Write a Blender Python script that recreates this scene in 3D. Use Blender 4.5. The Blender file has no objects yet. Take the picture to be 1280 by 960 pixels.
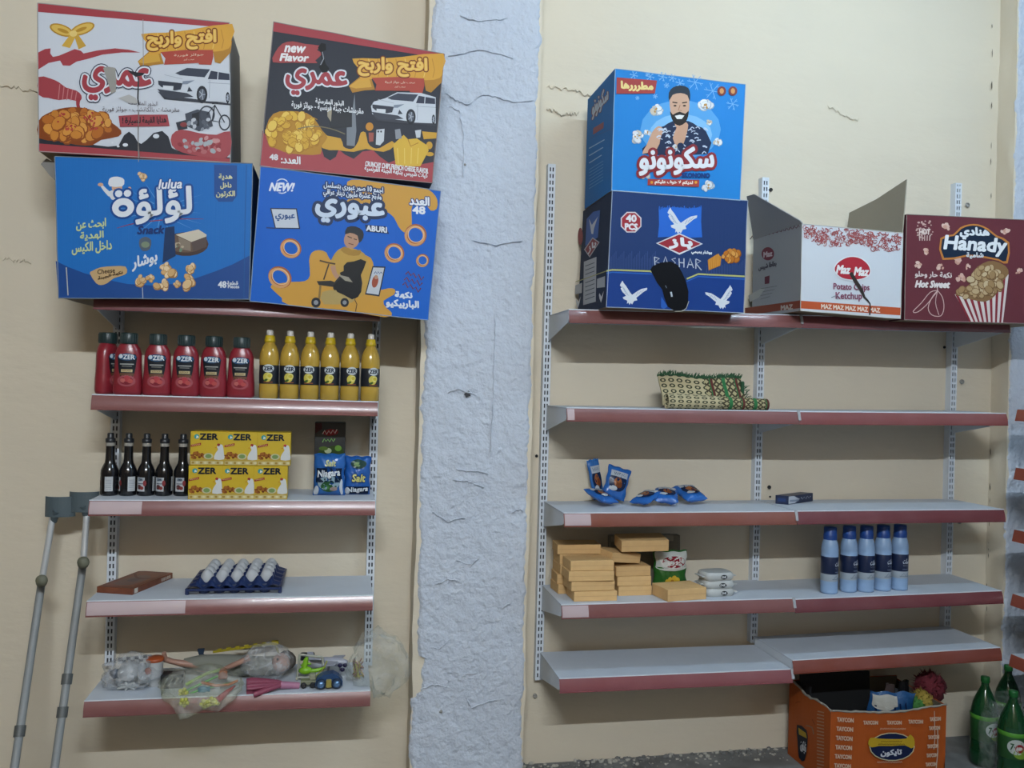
import bpy, bmesh, math, random
from mathutils import Vector, Matrix
R = random.Random(7)
PI = math.pi
scene = bpy.context.scene
COL = scene.collection

# ------------------------------------------------------------------ camera, world, exposure
ZO = 1.485                                   # camera height above the floor
CXY = (-0.7814, -3.2395)
YAW, PITCH, ROLL, FPX = 0.1986, -0.0001, 0.0255, 1062.28
fw = Vector((math.sin(YAW) * math.cos(PITCH), math.cos(YAW) * math.cos(PITCH), math.sin(PITCH)))
_r0 = Vector((math.cos(YAW), -math.sin(YAW), 0))
_u0 = _r0.cross(fw)
rt = _r0 * math.cos(ROLL) + _u0 * math.sin(ROLL)
up = -_r0 * math.sin(ROLL) + _u0 * math.cos(ROLL)
CAM = Vector((CXY[0], CXY[1], ZO))
cd = bpy.data.cameras.new('camera')
cd.sensor_width = 36.0
cd.lens = FPX / 1280 * 36
cd.clip_start = 0.05
cam = bpy.data.objects.new('camera', cd)
COL.objects.link(cam)
bk = -fw
cam.matrix_world = Matrix(((rt.x, up.x, bk.x, CAM.x), (rt.y, up.y, bk.y, CAM.y), (rt.z, up.z, bk.z, CAM.z), (0, 0, 0, 1)))
scene.camera = cam
w = bpy.data.worlds.new('world')
scene.world = w
w.use_nodes = True
w.node_tree.nodes['Background'].inputs[0].default_value = (0.80, 0.88, 1.0, 1)
w.node_tree.nodes['Background'].inputs[1].default_value = 0.12
vs = scene.view_settings
vs.view_transform = 'Standard'
vs.look = 'None'
vs.gamma = 1
vs.use_curve_mapping = False
vs.exposure = 0.18
LAMPS = [  # name, centre, length, watts, colour, label
    ((-0.80, -4.05, 3.12), 1.3, 300, (0.86, 0.97, 1.08), 'white fluorescent tube lamp under the ceiling, behind the viewer'),
    ((1.15, -1.55, 3.22), 1.2, 52, (0.60, 0.84, 1.06), 'white fluorescent tube lamp under the ceiling near the shelf wall'),
]


def ray(px, py):
    return fw + rt * ((px - 640) / FPX) - up * ((py - 480) / FPX)


def at(px, py, Y):
    d = ray(px, py)
    return CAM + d * ((Y - CAM.y) / d.y)


def atx(px, py, X):
    d = ray(px, py)
    return CAM + d * ((X - CAM.x) / d.x)


def atz(px, py, Z):
    d = ray(px, py)
    return CAM + d * ((Z - CAM.z) / d.z)


# ------------------------------------------------------------------ materials
_M = {}
GAIN = 0.74


def lin(h):
    if isinstance(h, str):
        h = h.lstrip('#')
        c = [int(h[i:i + 2], 16) / 255 for i in (0, 2, 4)]
        return [min(0.92, GAIN * (x / 12.92 if x <= 0.04045 else ((x + 0.055) / 1.055) ** 2.4)) for x in c]
    return list(h)


def mat(col, rough=0.5, metal=0.0, key=None, spec=0.5, bump=None, mott=None, trans=0.0, coat=0.0):
    """plain procedural material; bump = (scale, strength, (sx,sy,sz)), mott = (scale, amount, second colour)"""
    k = key or (str(col), rough, metal, spec, str(bump), str(mott), trans, coat)
    if k in _M:
        return _M[k]
    m = bpy.data.materials.new('material_%d' % len(_M) if not key else key)
    m.use_nodes = True
    nt = m.node_tree
    b = nt.nodes['Principled BSDF']
    c = lin(col)
    b.inputs['Base Color'].default_value = (*c, 1)
    b.inputs['Roughness'].default_value = rough
    b.inputs['Metallic'].default_value = metal
    b.inputs['Specular IOR Level'].default_value = spec
    if trans:
        b.inputs['Transmission Weight'].default_value = trans
    if coat:
        b.inputs['Coat Weight'].default_value = coat
    tc = None
    if bump or mott:
        tc = nt.nodes.new('ShaderNodeTexCoord')
    if mott:
        n = nt.nodes.new('ShaderNodeTexNoise')
        n.inputs['Scale'].default_value = mott[0]
        n.inputs['Detail'].default_value = 5
        nt.links.new(tc.outputs['Object'], n.inputs['Vector'])
        rp = nt.nodes.new('ShaderNodeMapRange')
        rp.inputs[1].default_value = 0.35
        rp.inputs[2].default_value = 0.7
        rp.inputs[4].default_value = mott[1]
        nt.links.new(n.outputs['Fac'], rp.inputs[0])
        mx = nt.nodes.new('ShaderNodeMix')
        mx.data_type = 'RGBA'
        mx.inputs['A'].default_value = (*c, 1)
        mx.inputs['B'].default_value = (*lin(mott[2]), 1)
        nt.links.new(rp.outputs[0], mx.inputs['Factor'])
        nt.links.new(mx.outputs['Result'], b.inputs['Base Color'])
    if bump:
        mp = nt.nodes.new('ShaderNodeMapping')
        mp.inputs['Scale'].default_value = bump[2]
        nt.links.new(tc.outputs['Object'], mp.inputs['Vector'])
        n = nt.nodes.new('ShaderNodeTexNoise')
        n.inputs['Scale'].default_value = bump[0]
        n.inputs['Detail'].default_value = 6
        nt.links.new(mp.outputs[0], n.inputs['Vector'])
        bp = nt.nodes.new('ShaderNodeBump')
        bp.inputs['Strength'].default_value = bump[1]
        bp.inputs['Distance'].default_value = 0.01
        nt.links.new(n.outputs['Fac'], bp.inputs['Height'])
        nt.links.new(bp.outputs[0], b.inputs['Normal'])
    _M[k] = m
    return m


def film(key, tint=(0.9, 0.92, 0.92), amount=0.12, rough=0.12):
    """thin clear plastic film: mostly see-through with a glossy and a milky share"""
    if key in _M:
        return _M[key]
    m = bpy.data.materials.new(key)
    m.use_nodes = True
    nt = m.node_tree
    nt.nodes.clear()
    out = nt.nodes.new('ShaderNodeOutputMaterial')
    tr = nt.nodes.new('ShaderNodeBsdfTransparent')
    tr.inputs[0].default_value = (*tint, 1)
    pb = nt.nodes.new('ShaderNodeBsdfPrincipled')
    pb.inputs['Base Color'].default_value = (*tint, 1)
    pb.inputs['Roughness'].default_value = rough
    pb.inputs['Specular IOR Level'].default_value = 1.0
    tc = nt.nodes.new('ShaderNodeTexCoord')
    n = nt.nodes.new('ShaderNodeTexNoise')
    n.inputs['Scale'].default_value = 26
    n.inputs['Detail'].default_value = 4
    n.inputs['Distortion'].default_value = 1.4
    nt.links.new(tc.outputs['Object'], n.inputs['Vector'])
    bp = nt.nodes.new('ShaderNodeBump')
    bp.inputs['Strength'].default_value = 0.9
    bp.inputs['Distance'].default_value = 0.02
    nt.links.new(n.outputs['Fac'], bp.inputs['Height'])
    nt.links.new(bp.outputs[0], pb.inputs['Normal'])
    mr = nt.nodes.new('ShaderNodeMapRange')
    mr.inputs[1].default_value = 0.4
    mr.inputs[2].default_value = 0.75
    mr.inputs[3].default_value = amount * 0.55
    mr.inputs[4].default_value = min(1, amount * 1.9)
    nt.links.new(n.outputs['Fac'], mr.inputs[0])
    mx = nt.nodes.new('ShaderNodeMixShader')
    nt.links.new(mr.outputs[0], mx.inputs[0])
    nt.links.new(tr.outputs[0], mx.inputs[1])
    nt.links.new(pb.outputs[0], mx.inputs[2])
    nt.links.new(mx.outputs[0], out.inputs[0])
    _M[key] = m
    return m


# ------------------------------------------------------------------ mesh builder
class MB:
    def __init__(s):
        s.v, s.f, s.mi, s.sm, s.mats = [], [], [], [], []

    def _m(s, m):
        if m not in s.mats:
            s.mats.append(m)
        return s.mats.index(m)

    def add(s, vs_, fs, m, smooth=False):
        o = len(s.v)
        i = s._m(m)
        s.v += [tuple(p) for p in vs_]
        for f in fs:
            s.f.append([a + o for a in f])
            s.mi.append(i)
            s.sm.append(smooth)

    def hexa(s, P, m, b=0.0):
        """P: 8 corners index i+2j+4k (x,y,z bits); b: chamfer"""
        P = [Vector(p) for p in P]
        if not b:
            s.add(P, [(0, 2, 3, 1), (4, 5, 7, 6), (0, 1, 5, 4), (2, 6, 7, 3), (0, 4, 6, 2), (1, 3, 7, 5)], m)
            return
        L = [max((P[1] - P[0]).length, 1e-6), max((P[2] - P[0]).length, 1e-6), max((P[4] - P[0]).length, 1e-6)]
        e = [min(0.45, b / l) for l in L]

        def T(t):
            r = Vector((0, 0, 0))
            for c in range(8):
                wt = 1
                for a in range(3):
                    wt *= t[a] if (c >> a) & 1 else 1 - t[a]
                r += P[c] * wt
            return r
        key, vv = {}, []
        for c in range(8):
            for a in range(3):
                t = [0, 0, 0]
                for q in range(3):
                    bit = (c >> q) & 1
                    t[q] = bit if q == a else (1 - e[q] if bit else e[q])
                key[(c, a)] = len(vv)
                vv.append(T(t))
        ff = []
        for a in range(3):
            p, q = [x for x in range(3) if x != a]
            for sd in (0, 1):
                base = sd << a
                f = [base, base | 1 << p, base | 1 << p | 1 << q, base | 1 << q]
                ff.append([key[(c, a)] for c in f])
        for c_ax in range(3):
            p, q = [x for x in range(3) if x != c_ax]
            for i in (0, 1):
                for j in (0, 1):
                    c0 = i << p | j << q
                    c1 = c0 | 1 << c_ax
                    ff.append([key[(c0, p)], key[(c1, p)], key[(c1, q)], key[(c0, q)]])
        for c in range(8):
            ff.append([key[(c, 0)], key[(c, 1)], key[(c, 2)]])
        s.add(vv, ff, m)

    def box(s, x0, x1, y0, y1, z0, z1, m, b=0.0):
        s.hexa([(x, y, z) for z in (z0, z1) for y in (y0, y1) for x in (x0, x1)], m, b)

    def tube(s, path, r, m, n=8, cap=True, smooth=True):
        path = [Vector(p) for p in path]
        rs = r if isinstance(r, (list, tuple)) else [r] * len(path)
        vv, ff = [], []
        ref = None
        for i, p in enumerate(path):
            d = (path[min(i + 1, len(path) - 1)] - path[max(i - 1, 0)])
            d = d.normalized() if d.length > 1e-9 else Vector((0, 0, 1))
            if ref is None:
                ref = Vector((0, 0, 1)) if abs(d.z) < 0.9 else Vector((1, 0, 0))
            a = (ref - d * ref.dot(d)).normalized()
            ref = a
            b = d.cross(a)
            for k in range(n):
                t = 2 * PI * k / n
                vv.append(p + (a * math.cos(t) + b * math.sin(t)) * rs[i])
        for i in range(len(path) - 1):
            for k in range(n):
                ff.append((i * n + k, i * n + (k + 1) % n, (i + 1) * n + (k + 1) % n, (i + 1) * n + k))
        s.add(vv, ff, m, smooth)
        if cap:
            s.add(vv[:n], [tuple(range(n))[::-1]], m)
            s.add(vv[-n:], [tuple(range(n))], m)

    def loft(s, rings, m, smooth=True, cap=True):
        n = len(rings[0])
        vv = [p for r in rings for p in r]
        ff = []
        for i in range(len(rings) - 1):
            for k in range(n):
                ff.append((i * n + k, i * n + (k + 1) % n, (i + 1) * n + (k + 1) % n, (i + 1) * n + k))
        s.add(vv, ff, m, smooth)
        if cap:
            s.add(rings[0], [tuple(range(n))[::-1]], m)
            s.add(rings[-1], [tuple(range(n))], m)

    def lathe(s, prof, m, n=20, c=(0, 0, 0), ax=None, smooth=True, cap=True, sy=1.0):
        rings = []
        for r, z in prof:
            ring = [Vector((r * math.cos(2 * PI * k / n), sy * r * math.sin(2 * PI * k / n), z)) for k in range(n)]
            if ax is not None:
                q = Vector((0, 0, 1)).rotation_difference(Vector(ax))
                ring = [q @ p for p in ring]
            rings.append([p + Vector(c) for p in ring])
        s.loft(rings, m, smooth, cap)

    def grid(s, fn, nu, nv, m, smooth=True):
        vv = [fn(i / nu, j / nv) for j in range(nv + 1) for i in range(nu + 1)]
        ff = [(j * (nu + 1) + i, j * (nu + 1) + i + 1, (j + 1) * (nu + 1) + i + 1, (j + 1) * (nu + 1) + i) for j in range(nv) for i in range(nu)]
        s.add(vv, ff, m, smooth)

    def ball(s, c, r, m, n=10, k=7, noise=0.0, rnd=None):
        c = Vector(c)
        rr = r if isinstance(r, (list, tuple)) else (r, r, r)
        rings = []
        for j in range(k + 1):
            ph = -PI / 2 + PI * j / k
            ring = []
            for i in range(n):
                t = 2 * PI * i / n
                q = 1 + (rnd.uniform(-noise, noise) if noise else 0)
                cr = max(0.02, math.cos(ph))
                ring.append(c + Vector((rr[0] * cr * math.cos(t) * q, rr[1] * cr * math.sin(t) * q, rr[2] * math.sin(ph) * q)))
            rings.append(ring)
        s.loft(rings, m)

    def build(s, name, parent=None, world=True, solid=0.0, recalc=True):
        me = bpy.data.meshes.new(name)
        off = Vector((0, 0, 0))
        if parent is not None and world:
            off = parent.location if parent.parent is None else parent.parent.location
        me.from_pydata([(p[0] - off.x, p[1] - off.y, p[2] - off.z) for p in s.v], [], s.f)
        for m in s.mats:
            me.materials.append(m)
        me.polygons.foreach_set('material_index', s.mi)
        me.polygons.foreach_set('use_smooth', s.sm)
        if recalc:
            bm = bmesh.new()
            bm.from_mesh(me)
            bmesh.ops.recalc_face_normals(bm, faces=bm.faces)
            bm.to_mesh(me)
            bm.free()
        me.update()
        o = bpy.data.objects.new(name, me)
        COL.objects.link(o)
        if parent is not None:
            o.parent = parent
        if solid:
            md = o.modifiers.new('thick', 'SOLIDIFY')
            md.thickness = solid
        return o


def tag(o, label=None, cat=None, group=None, kind=None):
    if label:
        o['label'] = label
    if cat:
        o['category'] = cat
    if group:
        o['group'] = group
    if kind:
        o['kind'] = kind
    return o


def thing(name, label, cat, loc=(0, 0, 0), group=None, rot=(0, 0, 0)):
    o = bpy.data.objects.new(name, None)
    o.empty_display_size = 0.05
    COL.objects.link(o)
    o.location = loc
    o.rotation_euler = rot
    return tag(o, label, cat, group)


def dup(root, loc, rot=None, label=None, group=None):
    r = root.copy()
    COL.objects.link(r)
    r.location = loc
    if rot is not None:
        r.rotation_euler = rot
    tag(r, label, None, group)
    for ch in list(root.children):
        c = ch.copy()
        COL.objects.link(c)
        c.parent = r
        for g in list(ch.children):
            d = g.copy()
            COL.objects.link(d)
            d.parent = c
    return r


ORD = ['first', 'second', 'third', 'fourth', 'fifth', 'sixth', 'seventh', 'eighth', 'ninth', 'tenth']


def nth(i, n):
    return 'leftmost' if i == 0 else 'rightmost' if i == n - 1 else ORD[i] + ' from the left'


# ------------------------------------------------------------------ lettering and flat print
_AR = 'ء1آ2أ2ؤ2إ2ئ4ا2ب4ة2ت4ث4ج4ح4خ4د2ذ2ر2ز2س4ش4ص4ض4ط4ظ4ع4غ4ف4ق4ك4ل4م4ن4ه4و2ى2ي4'
_FORM = {}
_c = 0xFE80
for _i in range(0, len(_AR), 2):
    _FORM[_AR[_i]] = (_c, int(_AR[_i + 1]))
    _c += int(_AR[_i + 1])


def shape(t):
    """joined letter forms in visual order for right-to-left words"""
    if not any(ch in _FORM for ch in t):
        return t
    words = []
    for wd in t.split(' '):
        if not any(ch in _FORM for ch in wd):
            words.append(wd)
            continue
        out = ''
        prev = False
        i = 0
        while i < len(wd):
            ch = wd[i]
            if ch not in _FORM:
                out += ch
                prev = False
                i += 1
                continue
            base, n = _FORM[ch]
            nxt = i + 1 < len(wd) and wd[i + 1] in _FORM and wd[i + 1] != 'ء'
            if ch == 'ل' and nxt and wd[i + 1] == 'ا':
                out += chr(0xFEFC if prev else 0xFEFB)
                prev = False
                i += 2
                continue
            if n == 1:
                out += chr(base)
                prev = False
            elif n == 2:
                out += chr(base + (1 if prev else 0))
                prev = False
            else:
                out += chr(base + ((3 if nxt else 1) if prev else (2 if nxt else 0)))
                prev = nxt
            i += 1
        words.append(out[::-1])
    return ' '.join(words[::-1])


_G = {}


def _gmesh(t):
    c = bpy.data.curves.new('glyph', 'FONT')
    c.body = t
    c.size = 1
    c.resolution_u = 2
    o = bpy.data.objects.new('glyph', c)
    me = bpy.data.meshes.new_from_object(o)
    v = [(p.co.x, p.co.y) for p in me.vertices]
    f = [tuple(p.vertices) for p in me.polygons]
    bpy.data.objects.remove(o)
    bpy.data.curves.remove(c)
    bpy.data.meshes.remove(me)
    return v, f


def glyph(ch):
    if ch not in _G:
        if '|' not in _G:
            v, f = _gmesh('|')
            _G['|'] = (v, f, max(p[0] for p in v) + 0.1)
        bar = max(p[0] for p in _G['|'][0])
        v2, _ = _gmesh(ch + '|')
        adv = max(p[0] for p in v2) - bar
        v, f = _gmesh(ch) if ch != ' ' else ([], [])
        if ch == ' ':
            adv = 0.28
        _G[ch] = (v, f, adv)
    return _G[ch]


def _tmarbuta():
    v, f = [], []
    n = 22
    for k in range(n):
        a = 2 * PI * k / n
        v.append((.27 + .25 * math.cos(a), .22 + .23 * math.sin(a)))
    for k in range(n):
        a = 2 * PI * k / n
        v.append((.27 + .14 * math.cos(a), .20 + .12 * math.sin(a)))
    f += [(k, (k + 1) % n, n + (k + 1) % n, n + k) for k in range(n)]
    for cx in (.16, .38):
        o = len(v)
        v += [(cx + .068 * math.cos(2 * PI * k / 10), .60 + .068 * math.sin(2 * PI * k / 10)) for k in range(10)]
        f.append(tuple(range(o, o + 10)))
    return v, f, .56


_G[chr(0xFE93)] = _tmarbuta()


def rotp(pts, c, a):
    ca, sa = math.cos(a), math.sin(a)
    return [(c[0] + (x - c[0]) * ca - (y - c[1]) * sa, c[1] + (x - c[0]) * sa + (y - c[1]) * ca) for x, y in pts]


def smooth(pts, k=4, closed=True):
    n = len(pts)
    out = []
    for i in range(n if closed else n - 1):
        p0, p1, p2, p3 = [pts[(i + d) % n] if closed else pts[max(0, min(n - 1, i + d))] for d in (-1, 0, 1, 2)]
        for j in range(k):
            t = j / k
            out.append(tuple(0.5 * (2 * p1[a] + (p2[a] - p0[a]) * t + (2 * p0[a] - 5 * p1[a] + 4 * p2[a] - p3[a]) * t * t + (3 * p1[a] - p0[a] - 3 * p2[a] + p3[a]) * t ** 3) for a in (0, 1)))
    if not closed:
        out.append(pts[-1])
    return out


class Print:
    """flat print laid on a surface; fmap(x, y, lift) gives the point on that surface; y runs downwards unless yup"""

    def __init__(s, fmap, yup=False, rough=0.45, e0=0.0005, step=0.000005, curved=False):
        s.f, s.yup, s.rough, s.e, s.step, s.curved = fmap, yup, rough, e0, step, curved
        s.g = {}
        s.cur = 'printed_picture'

    def group(s, n):
        s.cur = n
        return s

    def _add(s, pts, faces, col):
        s.e += s.step
        s.g.setdefault(s.cur, MB()).add([s.f(x, y, s.e) for x, y in pts], faces, mat(col, s.rough, spec=.14))

    def poly(s, pts, col, sm=0):
        if sm:
            pts = smooth(pts, sm)
        s._add(pts, [tuple(range(len(pts)))], col)

    def rect(s, x0, y0, x1, y1, col, slope=0.0, nx=1, ny=1):
        pts = [(x0 + (x1 - x0) * i / nx, y0 + (y1 - y0) * j / ny + slope * (x1 - x0) * i / nx) for j in range(ny + 1) for i in range(nx + 1)]
        s._add(pts, [(j * (nx + 1) + i, j * (nx + 1) + i + 1, (j + 1) * (nx + 1) + i + 1, (j + 1) * (nx + 1) + i) for j in range(ny) for i in range(nx)], col)

    def ell(s, cx, cy, rx, ry, col, a=0.0, n=18):
        rim = rotp([(cx + rx * math.cos(2 * PI * k / n), cy + ry * math.sin(2 * PI * k / n)) for k in range(n)], (cx, cy), a)
        if s.curved:
            mid = [((x + cx) / 2, (y + cy) / 2) for x, y in rim]
            pts = rim + mid + [(cx, cy)]
            fs = [(k, (k + 1) % n, n + (k + 1) % n, n + k) for k in range(n)] + [(n + k, n + (k + 1) % n, 2 * n) for k in range(n)]
            s._add(pts, fs, col)
        else:
            s._add(rim, [tuple(range(n))], col)

    def ring(s, cx, cy, rx, ry, wd, col, a=0.0, n=20):
        o = rotp([(cx + rx * math.cos(2 * PI * k / n), cy + ry * math.sin(2 * PI * k / n)) for k in range(n)], (cx, cy), a)
        i = rotp([(cx + (rx - wd) * math.cos(2 * PI * k / n), cy + (ry - wd) * math.sin(2 * PI * k / n)) for k in range(n)], (cx, cy), a)
        s._add(o + i, [(k, (k + 1) % n, n + (k + 1) % n, n + k) for k in range(n)], col)

    def line(s, pts, wd, col, sm=0):
        if sm:
            if isinstance(wd, (list, tuple)):
                wd = [wd[i // sm] + (wd[min(len(wd) - 1, i // sm + 1)] - wd[i // sm]) * (i % sm) / sm for i in range((len(pts) - 1) * sm + 1)]
            pts = smooth(pts, sm, False)
        L, Rr = [], []
        for i, p in enumerate(pts):
            a, b = pts[max(0, i - 1)], pts[min(len(pts) - 1, i + 1)]
            dx, dy = b[0] - a[0], b[1] - a[1]
            l = math.hypot(dx, dy) or 1
            h = (wd[i] if isinstance(wd, (list, tuple)) else wd) / 2
            L.append((p[0] - dy / l * h, p[1] + dx / l * h))
            Rr.append((p[0] + dy / l * h, p[1] - dx / l * h))
        n = len(pts)
        s._add(L + Rr, [(i, i + 1, n + i + 1, n + i) for i in range(n - 1)], col)

    def text(s, t, cx, cy, w_, h_, col, out=(), bold=0.0, slope=0.0, ital=0.0, rot=0.0):
        """fit t into a w_ x h_ box centred at cx, cy; out = ((colour, width), ...) outermost first"""
        vis = shape(t)
        pen, gl = 0.0, []
        for ch in vis:
            v, f, adv = glyph(ch)
            gl.append((pen, v, f))
            pen += adv
        xs = [p[0] + o for o, v, f in gl for p in v]
        ys = [p[1] for o, v, f in gl for p in v]
        if not xs:
            return
        x0, x1, y0, y1 = min(xs), max(xs), min(ys), max(ys)
        sx = w_ / (x1 - x0)
        sy = (h_ / (y1 - y0)) if h_ else sx
        sg = 1 if s.yup else -1

        def put(dx, dy, col_):
            pts, fs, lv = [], [], []
            s.e += s.step
            for gi, (o, v, f) in enumerate(gl):
                lv += [s.e + (gi % 2) * s.step * .5] * len(v)
                k = len(pts)
                for p in v:
                    X = (p[0] + o - (x0 + x1) / 2) * sx
                    Y = (p[1] - (y0 + y1) / 2) * sy
                    X += Y * ital
                    pts.append((cx + X + dx, cy + sg * Y + slope * X + dy))
                fs += [tuple(i + k for i in q) for q in f]
            if rot:
                pts = rotp(pts, (cx, cy), rot)
            s.g.setdefault(s.cur, MB()).add([s.f(x, y, e) for (x, y), e in zip(pts, lv)], fs, mat(col_, s.rough, spec=.14))
        for oc, ow in out:
            nk = 16 if ow + bold > 8 else 10
            for k in range(nk):
                put((ow + bold) * math.cos(k * 2 * PI / nk), (ow + bold) * math.sin(k * 2 * PI / nk), oc)
        put(0, 0, col)
        if bold:
            nk = 10 if bold > 4 else 5
            for k in range(nk):
                put(bold * math.cos(k * 2 * PI / nk), bold * math.sin(k * 2 * PI / nk), col)

    def scrawl(s, cx, cy, w_, h_, col, wd, seed=1, slope=0.0):
        """a run of small marks where the lettering is too small to make out"""
        q = random.Random(seed)
        n = max(6, int(w_ / h_ * 2.2))
        s.line([(cx - w_ / 2 + w_ * i / n, cy + slope * (w_ * i / n - w_ / 2) + q.uniform(.25, .5) * h_ * (-1 if i % 2 else 1)) for i in range(n + 1)], wd, col)

    def pile(s, cx, cy, rx, ry, n, r, cols, seed, edge=None):
        q = random.Random(seed)
        for i in range(n):
            a, d = q.uniform(0, 2 * PI), math.sqrt(q.random())
            x, y = cx + rx * d * math.cos(a), cy + ry * d * math.sin(a)
            k = q.uniform(0.7, 1.2) * r
            al = q.uniform(0, PI)
            if edge:
                s.ell(x, y, k * 1.1, k * 0.86, edge, al, 9)
            s.ell(x - k * 0.06, y - k * 0.08, k * 0.95, k * 0.7, q.choice(cols), al, 9)

    def build(s, parent, world=True):
        return [mb.build(n, parent, world, recalc=False) for n, mb in s.g.items()]
from mathutils import noise as NZ

# ------------------------------------------------------------------ the room
XL0, XR1, YB, CEIL = -3.5, 2.22, -4.9, 3.42
m_wall = mat((0.625, 0.55, 0.43), 0.85, key='cream_plaster', spec=0.2, bump=(9.0, 0.35, (1, 1, 2.2)), mott=(2.2, 0.45, (0.56, 0.50, 0.40)))
m_white = mat((0.50, 0.535, 0.60), 0.7, key='white_pillar_paint', spec=0.25, bump=(55.0, 1.0, (1, 1, 1)), mott=(3.0, 0.5, (0.44, 0.475, 0.54)))
m_floor = mat((0.20, 0.205, 0.20), 0.8, key='concrete_floor', bump=(14.0, 0.6, (1, 1, 1)), mott=(7.0, 0.9, (0.09, 0.09, 0.088)))
m_ceil = mat((0.42, 0.38, 0.31), 0.9, key='ceiling_paint')
m_room = mat((0.25, 0.18, 0.11), 0.9, key='room_plaster')
m_dark = mat((0.02, 0.02, 0.022), 0.9, key='dark_hollow')
m_plug = mat((0.25, 0.24, 0.22), 0.8, key='grey_wall_plug')


def fbm(x, y, z):
    return NZ.noise(Vector((x, y, z))) + 0.5 * NZ.noise(Vector((2.1 * x, 2.1 * y, z + 3))) + 0.25 * NZ.noise(Vector((4.3 * x, 4.3 * y, z + 7)))


def plain(name, x0, x1, y0, y1, z0, z1, m):
    mb = MB()
    mb.box(x0, x1, y0, y1, z0, z1, m)
    return tag(mb.build(name), kind='structure')


plain('floor', XL0 - .1, XR1 + .1, YB - .1, 0.1, -0.1, 0, m_floor)
plain('ceiling', XL0 - .1, XR1 + .1, YB - .1, 0.1, CEIL, CEIL + .1, m_ceil)
plain('wall_left', XL0 - .1, XL0, YB, 0.1, 0, CEIL, m_room)
plain('wall_right', XR1, XR1 + .1, YB, 0.1, 0, CEIL, mat((0.61, 0.66, 0.75), 0.7, key='white_pillar_paint'))
plain('wall_front', XL0, XR1, YB - .1, YB, 0, CEIL, m_room)


def wallpt(u, v):
    x = XL0 + (XR1 - XL0) * u
    z = CEIL * v
    d = 0.004 * fbm(x * 1.5, z * 2.5, 0.3) + 0.0016 * NZ.noise(Vector((x * 9, z * 16, 2)))
    if z > 1.85:                                     # rougher trowel work above the shelves
        d += 0.0035 * min(1, (z - 1.85) * 3) * fbm(x * 2.5, z * 9, 5)
    return (x, max(-0.009, min(0.009, -d)), z)


mb = MB()
mb.grid(wallpt, 210, 130, m_wall)
mb.box(XL0 - .1, XR1 + .1, 0.012, 0.15, 0, CEIL, m_wall)
wall = tag(mb.build('wall_back'), kind='structure')


def holes(spots):
    for px, py, r, dark in spots:
        p = at(px, py, -0.010)
        mb = MB()
        ring = [(r, 0), (r * 0.95, 0.004), (r * 0.6, 0.0045), (r * 0.55, 0.001)]
        mb.lathe(ring, m_plug if not dark else m_dark, 9, (p.x, p.y + 0.004, p.z), (0, -1, 0), cap=True)
        mb.build('wall_plug', wall)


holes([(671, 570, .006, 1), (669, 870, .009, 0), (964, 237, .008, 1), (1210, 256, .011, 0), (1203, 477, .011, 0), (1200, 653, .008, 0),
       (962, 609, .008, 1), (963, 621, .004, 1), (1181, 434, .006, 1)])
# cracked plaster joints running along the wall
for pts, r in ((((0, 105), (40, 113), (90, 108)), .0022), (((540, 104), (515, 100), (470, 103), (440, 100)), .0022), (((684, 108), (715, 112), (745, 122)), .003),
               (((684, 136), (705, 143), (725, 141)), .004), (((0, 323), (24, 326), (40, 327)), .0018), (((1035, 132), (1060, 146), (1075, 150)), .002)):
    mb = MB()
    q = [at(x, y, -0.006) for x, y in pts]
    path = []
    for i in range(len(q) - 1):
        for k in range(14):
            p = q[i].lerp(q[i + 1], k / 14)
            path.append(p + Vector((0, R.uniform(-.001, .003), R.uniform(-.008, .008))))
    mb.tube(path, [r * R.uniform(.5, 1.3) for _ in path], m_wall, 6)
    mb.build('plaster_ridge', wall)


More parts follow.
